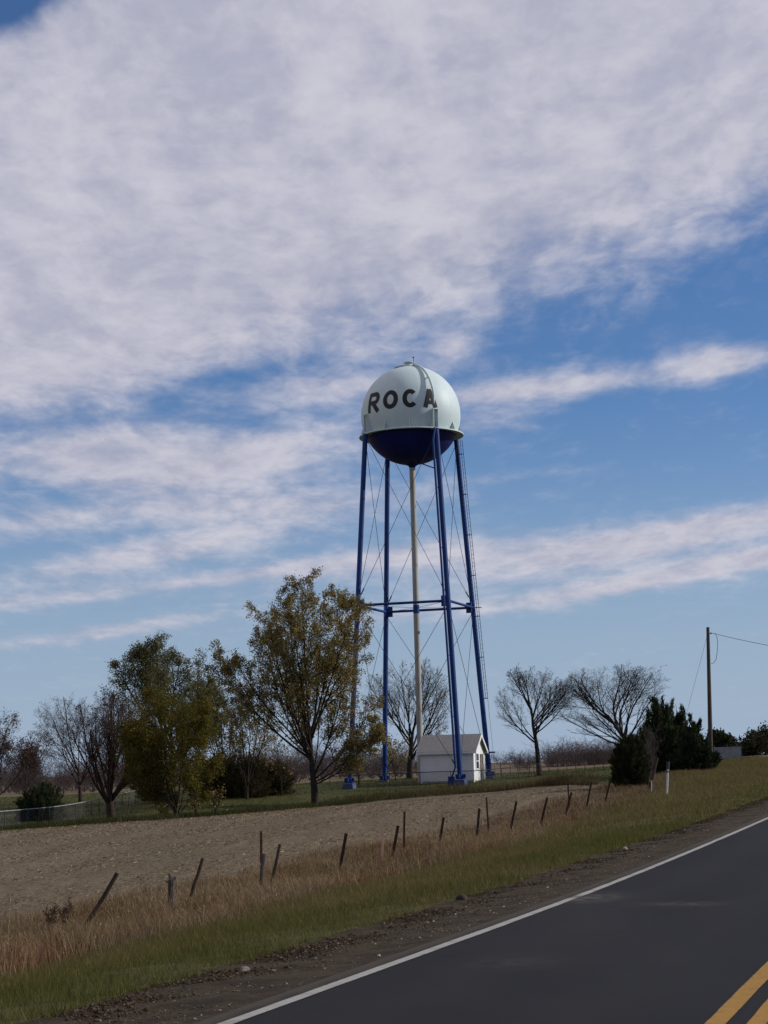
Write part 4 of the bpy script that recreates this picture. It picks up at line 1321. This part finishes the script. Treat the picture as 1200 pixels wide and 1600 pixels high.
def bush(name, px, Y, h, w, label, seed, cols, wts, n=9000, size=.14, cat='shrub', group=None, shape='round', stem=True, dz=0.0):
    """Evergreen or dense shrub: sprays set along many short boughs around a stem."""
    g = np.random.default_rng(seed); b = on_ground(px, Y)
    root = empty(name, (b[0], b[1], b[2] - .04 + dz), 0, label=label, cat=cat, group=group)
    nb = 130 if shape == 'cone' else 190
    az = g.uniform(0, 6.28, nb)
    if shape in ('cone', 'egg'):
        rr_ = np.sqrt(g.random(nb)) * w / 2 * (1 + .15 * np.sin(az * 3 + seed))
        pw_, fl_ = (1.35, .28) if shape == 'cone' else (2.2, .42)
        hh = h * (1 - .80 * np.clip(rr_ / (w / 2), 0, 1) ** pw_) * (g.uniform(.55, 1.0, nb) + .16 * np.sin(az * 2 + seed) + .1 * np.sin(az * 5 + seed))
        if shape == 'egg':
            q_ = np.clip(rr_ / (w / 2), 0, .98); hh = h * (.42 + .56 * np.sqrt(1 - q_ ** 2)) * g.uniform(.86, 1.02, nb)
        rr_[0] = .03; hh[0] = h * .93; rr_[1:7] *= .35; hh[1:7] = h * g.uniform(.72, .9, 6)
        low = g.random(nb) < fl_
        hh = np.where(low, h * g.uniform(.05, .35, nb), hh); rr_ = np.where(low, w / 2 * g.uniform(.75, 1.0, nb), rr_)
        if shape == 'egg': hh = np.where(low, h * g.uniform(.06, .55, nb), hh)
        tip = np.stack([np.cos(az) * rr_, np.sin(az) * rr_, hh], 1)
        base = np.stack([np.zeros(nb), np.zeros(nb), hh * g.uniform(.2, .55, nb)], 1)
        midp = base * .45 + tip * .55 - np.array([0, 0, 1]) * (rr_ * .22)[:, None]
        midp[:, 2] = np.maximum(midp[:, 2], .1)
    else:
        zt = g.random(nb) ** .85
        prof = lambda z: np.sqrt(np.clip(1 - (2 * z - .85) ** 2 / 1.5, .02, 1))
        lump = 1 + .22 * np.sin(az * 3 + seed) * np.sin(zt * 9 + seed) + g.normal(0, .13, nb)
        L = prof(zt) * w / 2 * lump
        rise = g.uniform(.25, .9, nb) * .8
        base = np.stack([np.zeros(nb), np.zeros(nb), zt * h * .85 - .1], 1)
        tip = base + np.stack([np.cos(az) * L, np.sin(az) * L, L * rise * .8 + .05], 1)
        tip[:, 2] = np.clip(tip[:, 2], .05, h * 1.0)
        midp = (base + tip) / 2 - np.array([0, 0, 1]) * (L * .12)[:, None]
    v, q = tubes(np.stack([base, midp, tip], 1), np.stack([np.full(nb, .018), np.full(nb, .011), np.full(nb, .003)], 1), 3)
    sv, sq = tubes(np.array([[[0, 0, -.2], [.02, 0, h * .5], [0, .02, h * .98]]]), np.array([[.05 + h * .018, .03 + h * .008, .008]]), 8)
    mesh_obj('trunk', np.vstack([sv, v]), np.vstack([sq, q + len(sv)]), BARK, root, True)
    idx = g.integers(0, nb, n); t = g.random(n) ** .55
    P = np.where((t < .5)[:, None], base[idx] + (midp[idx] - base[idx]) * (t * 2)[:, None], midp[idx] + (tip[idx] - midp[idx]) * (t * 2 - 1)[:, None])
    P += g.normal(0, .17 if shape == 'cone' else .13, (n, 3)) * (h / 4) ** .5 * (1.25 - t)[:, None]
    out = tip[idx] - base[idx]; out /= np.linalg.norm(out, axis=1, keepdims=True)
    d = out * .9 + g.normal(0, .42, (n, 3)) + np.array([0, 0, .45 if shape == 'cone' else .25]); d /= np.linalg.norm(d, axis=1, keepdims=True)
    s = np.cross(d, g.normal(0, 1, (n, 3))); s /= np.linalg.norm(s, axis=1, keepdims=True)
    Ls = size * g.uniform(.6, 1.6, n)[:, None]; W = Ls * .17
    V = np.stack([P - s * W * .5, P + s * W * .5, P + d * Ls * .6 + s * W * .5, P + d * Ls, P + d * Ls * .6 - s * W * .5], 1)
    V[:, :, 2] = np.maximum(V[:, :, 2], .02)
    F = np.arange(n * 5).reshape(-1, 5)
    bc = palette(g, nb, cols, wts, .3)
    cc = np.repeat(bc[idx] * .65 + palette(g, n, cols, wts, .3) * .35, 5, 0)
    mesh_obj('crown', V.reshape(-1, 3), F, LEAF, root, False, cc)
    return root


CED = [(.024, .036, .019), (.036, .048, .024), (.055, .06, .031), (.016, .023, .013)]
CEDB = [(.04, .042, .02), (.055, .048, .028), (.03, .034, .017), (.02, .026, .014)]
GC = 'cedars by the old fence line'
bush('cedar_tree', 985, 99, 2.85, 2.0, 'small rounded dark cedar at the end of the fence posts', 107, CEDB, [2, 1, 2, 2], 22000, .15, 'cedar', GC, 'egg')
bush('cedar_tree', 1040, 121, 5.0, 4.4, 'largest pointed dark cedar left of the utility pole', 102, CED, [2, 3, 2, 1], 34000, .22, 'cedar', GC, 'cone')
bush('cedar_tree', 1062, 122, 4.3, 4.0, 'pointed cedar in the middle of the dark cedar clump', 103, CED, [2, 3, 2, 2], 25000, .22, 'cedar', GC, 'cone')
bush('cedar_tree', 1088, 119, 3.3, 3.1, 'shorter spreading cedar at the foot of the utility pole', 104, CED, [2, 3, 1, 2], 25000, .21, 'cedar', GC, 'cone')
bush('cedar_tree', 1018, 124, 4.1, 3.6, 'brownish cedar between the small rounded and the largest cedar', 105, CEDB, [2, 2, 2, 2], 18000, .2, 'cedar', GC, 'cone')
build_tree('dead_shrub', 1017, 104, 3.3, 1.5, 'grey leafless shrub against the dark cedars by the leaning post', 'shrub', .05, 106, BARK_GREY, None, None, trunk=.08, limbs=7, limb_ang=(5, 30), kids=(7, 5, 4))
bush('juniper', 66, 118, 2.5, 3.1, 'dark green juniper behind the silver fence on the left', 111, CED, [2, 3, 2, 1], 12000, .16, 'juniper', None, 'egg')
bush('juniper', 44, 119, 1.25, 1.5, 'low dark juniper beside the larger juniper behind the fence', 112, CED, [2, 2, 2, 2], 6000, .16, 'juniper', None, 'egg')
GS = 'dark shrubs under the tall trees'
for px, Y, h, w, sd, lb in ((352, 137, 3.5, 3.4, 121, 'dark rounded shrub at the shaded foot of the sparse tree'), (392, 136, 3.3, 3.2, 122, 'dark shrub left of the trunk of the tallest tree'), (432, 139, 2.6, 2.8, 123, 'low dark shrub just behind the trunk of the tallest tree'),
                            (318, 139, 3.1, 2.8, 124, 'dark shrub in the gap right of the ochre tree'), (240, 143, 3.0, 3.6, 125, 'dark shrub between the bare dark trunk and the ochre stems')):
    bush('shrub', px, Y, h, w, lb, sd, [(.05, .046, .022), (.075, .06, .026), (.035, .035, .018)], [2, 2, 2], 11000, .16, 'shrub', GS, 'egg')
build_tree('pine_tree', 1131, 172, 3.7, 2.3, 'dark rounded pine beyond the utility pole and grey panel', 'pine', .10, 131, BARK, dict(n=9000, size=.2, cols=CED, wts=[2, 3, 3, 1], spread=.16, lvls=(2, 3), keep=.9, droop=-.2), None, trunk=.4, limbs=9, limb_ang=(25, 75), low=.3, limb_len=(.4, .6), kids=(7, 5), dz=-1.2)
build_tree('hedge_tree', 1174, 188, 3.6, 3.0, 'low dark shrubby tree on the rise at the right picture edge', 'tree', .09, 132, BARK, dict(n=4500, size=.2, cols=CEDB, wts=[2, 3, 2, 2], spread=.2, lvls=(2, 3), keep=.8), 'shrubby trees on the rise', trunk=.15, limbs=7, limb_ang=(15, 60), kids=(7, 6), dz=-1.0)
build_tree('hedge_tree', 1204, 192, 4.2, 3.0, 'taller shrubby tree cut off by the right picture edge', 'tree', .1, 133, BARK, dict(n=4500, size=.2, cols=CEDB, wts=[2, 3, 2, 2], spread=.2, lvls=(2, 3), keep=.8), 'shrubby trees on the rise', trunk=.2, limbs=7, limb_ang=(15, 55), kids=(7, 6), dz=-1.0)


# far woods that read as one mass
def thicket(name, spans, label, seed, hrange, bark):
    g = np.random.default_rng(seed)
    protos = []
    for k in range(6):
        tr = Tree(seed + k, trunk=.06, limbs=8, limb_ang=(8, 62), limb_len=(.5, .95), low=.2, kids=(7, 5), rmin=.012).grow(.06).fit(4.6, 5.0)
        v, q = tr.arrays(range(6), {0: 5, 1: 4, 2: 3, 3: 3, 4: 3, 5: 3})
        protos.append((v, q))
    VV, QQ, n = [], [], 0
    for (x0, x1, Y0, Y1, cnt, hs) in spans:
        for _ in range(cnt):
            px = g.uniform(x0, x1); Y = g.uniform(Y0, Y1); b = on_ground(px, Y)
            v, q = protos[g.integers(0, 6)]
            h = g.uniform(*hrange) * g.uniform(.6, 1.05) * hs / 5.0; a = g.uniform(0, 6.28)
            w = h * g.uniform(.9, 1.7)
            c, s = math.cos(a), math.sin(a)
            u = np.stack([(v[:, 0] * c - v[:, 1] * s) * w, (v[:, 0] * s + v[:, 1] * c) * w, v[:, 2] * h], 1) + b - np.array([0, 0, .2])
            VV.append(u); QQ.append(q + n); n += len(u)
    return tag(mesh_obj(name, np.vstack(VV), np.vstack(QQ), bark), label, 'treeline', kind='stuff')


HAZEBARK = mat('far_twigs', (.085, .062, .058), (.055, .042, .04), .95, .2, spec=.05)
thicket('distant_treeline', [(855, 975, 222, 250, 80, 3.5), (800, 870, 250, 290, 16, 2.6), (812, 832, 205, 214, 4, 3.6), (757, 815, 290, 340, 16, 3.0), (680, 760, 300, 350, 12, 2.2)], 'brown leafless thicket in the distance between tower and cedars', 211, (.75, 1.15), HAZEBARK)
thicket('distant_treeline', [(-60, 330, 180, 235, 120, 4.3), (330, 660, 185, 240, 130, 4.3)], 'brown leafless woods in the distance behind the left trees', 231, (.7, 1.2), HAZEBARK)

# ------------------------------------------------------------------ old fence posts
WOODP = mat('weathered_post', (.055, .036, .024), (.024, .017, .013), .9, 9, bump=.6, stretch=(4, 4, .6))
RUST = mat('rusty_post', (.062, .034, .024), (.034, .021, .017), .85, 9)
RUSTR = mat('red_rusty_post', (.13, .048, .03), (.08, .034, .025), .8, 9)
PINK = mat('pinkish_stake', (.62, .38, .30), (.5, .3, .24), .8, 7)
WHITEP = mat('white_post_paint', (.5, .5, .48), (.4, .4, .38), .6, 6)
GREYW = mat('grey_wood', (.09, .075, .06), (.045, .037, .03), .9, 9, bump=.6, stretch=(4, 4, .6))


def line_pt(px, py, o):
    """Point where the sight line meets the upright plane at offset o from the road's axis."""
    r = pix_dir(px, py); t_ = o / (r[:2] @ N2)
    return np.array([0, 0, EYE]) + r * t_


def post_ends(xt, yt, xb, yb, o):
    b = line_pt(xb, yb, o); Y = b[1]
    gz_ = tz(b[0], b[1]); top = at(xt, yt, Y)
    d = top - b
    foot = b - d / max(d[2], .2) * max(b[2] - gz_ + .15, .15)
    return foot, top


def steel_post(xt, yt, xb, yb, m, label, r=.03, o=-16.5, name='fence_post'):
    f, tp = post_ends(xt, yt, xb, yb, o)
    root = empty(name, f, 0, label=label, cat='fence post', group='old posts of the roadside fence')
    d = tp - f; L = np.linalg.norm(d); d = d / L
    a = unit(np.cross(d, [0, 1, .1])); b = np.cross(d, a)
    rot = np.stack([a, b, d], 1)
    mb = MB()
    mb.box(d * L / 2, (r * 2.0, r * .45, L), 0, 1, rot)
    mb.box(d * L / 2 + b * r * .62, (r * .5, r * .8, L * .998), 0, 1, rot)
    for k in np.arange(.3, L - .05, .12):
        mb.box(d * k - b * r * .3, (r * .9, r * .3, .03), 0, 1, rot)
    mb.build('shaft', m, root)
    return root


def wood_post(xt, yt, xb, yb, m, label, r=.05, o=-16.5, name='fence_post', seed=1, stub=None):
    f, tp = post_ends(xt, yt, xb, yb, o)
    root = empty(name, f, 0, label=label, cat='fence post', group='old posts of the roadside fence')
    d = tp - f; rr = random.Random(seed)
    pts = [d * t_ + np.array([rr.gauss(0, .006), rr.gauss(0, .006), 0]) for t_ in np.linspace(0, 1, 8)]
    mb = MB().tube(pts, [r * (1.12 - .02 * i + rr.uniform(-.05, .05)) for i in range(8)], 9)
    mb.build('shaft', m, root)
    if stub:
        for (t_, dx, dy, dz, r1) in stub:
            q = d * t_
            MB().tube([q, q + np.array([dx, dy, dz]) * .5 + np.array([0, 0, .02]), q + np.array([dx, dy, dz])], [r1, r1 * .8, r1 * .35], 6).build('broken_branch', m, root)
    return root


wood_post(184, 1364, 140, 1438, WOODP, 'thick fence post leaning far over to the right, nearest of the row', .042, seed=1)
wood_post(268, 1374, 268, 1414, GREYW, 'gnarled grey stump post with broken branch stubs', .075, seed=2, stub=[(.97, -.06, 0, .15, .045), (.84, -.15, .03, .12, .022), (.88, .10, -.02, .15, .045)])
wood_post(317, 1341, 299, 1396, WOODP, 'leaning dark fence post just right of the gnarled stump', .036, seed=3)
steel_post(408, 1299, 408, 1370, RUSTR, 'red rusty steel post rising behind the weathered wooden post', .03, o=-16.9)
wood_post(412, 1334, 406, 1400, GREYW, 'upright weathered wooden post in front of the red steel post', .05, seed=4)
wood_post(438, 1319, 422, 1387, WOODP, 'slanting dark post right of the wooden and red pair', .036, seed=5)
steel_post(541, 1302, 531, 1357, RUST, 'slanting brown steel post standing alone left of the pinkish stake', .042)
MBs = steel_post(598, 1308, 597, 1350, PINK, 'thin pale pinkish stake in the dry grass', .036, name='marker_stake')
steel_post(622, 1290, 612, 1344, RUST, 'dark slanting steel post just right of the pinkish stake', .042)
steel_post(632, 1268, 631, 1324, RUSTR, 'tall upright reddish post right of the dark slanting one', .034, o=-17.2)
steel_post(693, 1277, 687, 1317, RUST, 'brown post alone midway along the row of fence posts', .042)
steel_post(749, 1263, 745, 1307, RUST, 'dark post left of a taller thin red post', .042)
steel_post(760, 1246, 763, 1296, RUSTR, 'thin tall red post tilted slightly left', .032, o=-17.4)
steel_post(807, 1252, 797, 1300, RUST, 'slanting dark post first to the right of the tilted red post', .042)
steel_post(855, 1246, 845, 1288, RUST, 'slanting dark post second to the right of the tilted red post', .042)
steel_post(887, 1214, 889, 1258, RUSTR, 'thin reddish upright post crossing a slanting dark post', .034, o=-17.4)
steel_post(893, 1238, 884, 1272, RUST, 'slanting dark post crossed by a thin reddish one', .042)
steel_post(924, 1222, 917, 1258, RUST, 'slanting brown post midway between the crossed posts and small cedar', .042)
steel_post(954, 1217, 946, 1251, RUST, 'last slanting brown post before the small rounded cedar', .042)
wood_post(1027, 1184, 1015, 1232, WOODP, 'thick dark post leaning right between the cedars', .075, o=-16.0, seed=7)

# white marker post with a black top
f, tp = post_ends(1044, 1190, 1042, 1240, -14.3)
root = empty('marker_post', f, 0, label='white marker post with black cap standing in the verge', cat='marker post')
d = tp - f
MB().tube([d * 0, d * .8], .05, 10).build('shaft', WHITEP, root, True)
MB().tube([d * .79, d * 1.0], .075, 10).build('cap', STEEL_DARK, root, True)
MB().tube([d * .7, d * .74], .054, 10).build('band', STEEL_DARK, root, True)
f, tp = post_ends(1018, 1221, 1018, 1234, -15.6)
root = empty('marker_stake', f, 0, label='short white stake at the foot of the thick leaning post', cat='stake')
d = tp - f
MB().tube([d * 0, d], .022, 8).build('shaft', WHITEP, root, True)
MB().box(d + np.array([-.02, 0, .02]), (.12, .045, .045)).build('cap', WHITEP, root)

# dried weeds standing above the grass at the left
for px, py, hgt, lb in ((101, 1430, .5, 'dark dried weed stalk standing left of the leaning thick post'), (78, 1434, .38, 'shorter dried weed left of the taller dark weed')):
    p0 = line_pt(px, py, -17.2); g0 = tz(p0[0], p0[1])
    build = Tree(int(px), trunk=.3, limbs=6, limb_ang=(10, 45), kids=(6, 4), low=.2).grow(.008).fit(.30, hgt + .2)
    root = empty('dried_weed', (p0[0], p0[1], g0 - .03), 0, label=lb, cat='weed', group='dried weeds by the fence')
    v, q = build.arrays((0, 1), {0: 5, 1: 4, 2: 3, 3: 3}); mesh_obj('stem', v, q, BARK_RED, root)
    v, q = build.arrays((2, 3), {0: 5, 1: 4, 2: 3, 3: 3})
    lv, lq, lc = build.leaves(150, .03, [(.06, .035, .028), (.08, .05, .035)], [1, 1], .015, .02, (2, 3))
    mesh_obj('seed_heads', np.vstack([v, lv]), np.vstack([q, lq + len(v)]), [BARK_RED, LEAF], root, False, np.vstack([np.tile([[.05, .03, .02]], (len(v), 1)), lc]), np.concatenate([np.zeros(len(q), int), np.ones(len(lq), int)]))

# ------------------------------------------------------------------ utility pole
b = on_ground(1112, 125)
PY = b[1]
tp = at(1106, 980, PY)
root = empty('utility_pole', (b[0], b[1], b[2] - .1), 0, label='tall dark wooden utility pole without crossarm by the cedars', cat='utility pole')
o0 = np.array([b[0], b[1], b[2] - .1])
d = tp - o0
POLE = mat('pole_wood', (.085, .062, .048), (.045, .034, .028), .9, 6, bump=.5, stretch=(3, 3, .3))
MB().tube([d * t_ for t_ in np.linspace(0, 1, 8)], np.linspace(.165, .105, 8), 14).build('pole', POLE, root, True)
mb = MB()
mb.tube([d * .955, d * .955 + np.array([.2, -.02, 0])], .022, 6)
mb.tube([d * .955 + np.array([.2, -.02, -.05]), d * .955 + np.array([.2, -.02, .06])], .045, 8)
mb.build('insulator', mat('brown_insulator', (.08, .05, .04), None, .3, 4), root)
a0 = d * .955 + np.array([.2, -.02, 0])
loop = [at(x, y, PY) - o0 for x, y in ((1117, 989), (1120.5, 996), (1121.5, 1008), (1120.5, 1020), (1119, 1030), (1115, 1036), (1111, 1037))]
MB().tube(loop, .018, 6).build('drop_loop', STEEL_DARK, root)
# service wire leaving to the right and towards the road
e1 = at(1112, 989, PY); e2 = at(1700, 1050, 70)
w_ = []
for t_ in np.linspace(0, 1, 40):
    q = e1 + (e2 - e1) * t_; q[2] -= 4 * .55 * t_ * (1 - t_); w_.append(q - o0)
MB().tube(w_, .016, 5).build('service_wire', STEEL_DARK, root)
g1 = at(1104, 997, PY); g2_ = at(1072, 1118, PY + 3.0)
g3 = g1 + (g2_ - g1) * 1.55
MB().tube([g1 - o0, g3 - o0], .009, 5).build('guy_wire', STEEL_DARK, root)

# grey metal panel on the rise by the pole
p0 = on_ground(1139, 142); p0[2] += .22
root = empty('metal_panel', p0, R(-10), label='low grey metal panel on the rise right of the utility pole', cat='barrier')
mb = MB()
for k in range(20):
    mb.box((-.95 + k * .1, .012 * (k % 2), .43), (.098, .03, .86))
mb.build('sheet', GALV, root)
mb = MB()
for x_ in (-1.0, 0, 1.02): mb.tube([(x_, .06, -.2), (x_, .06, 1.0)], .035, 8)
mb.build('frame_post', STEEL_DARK, root)
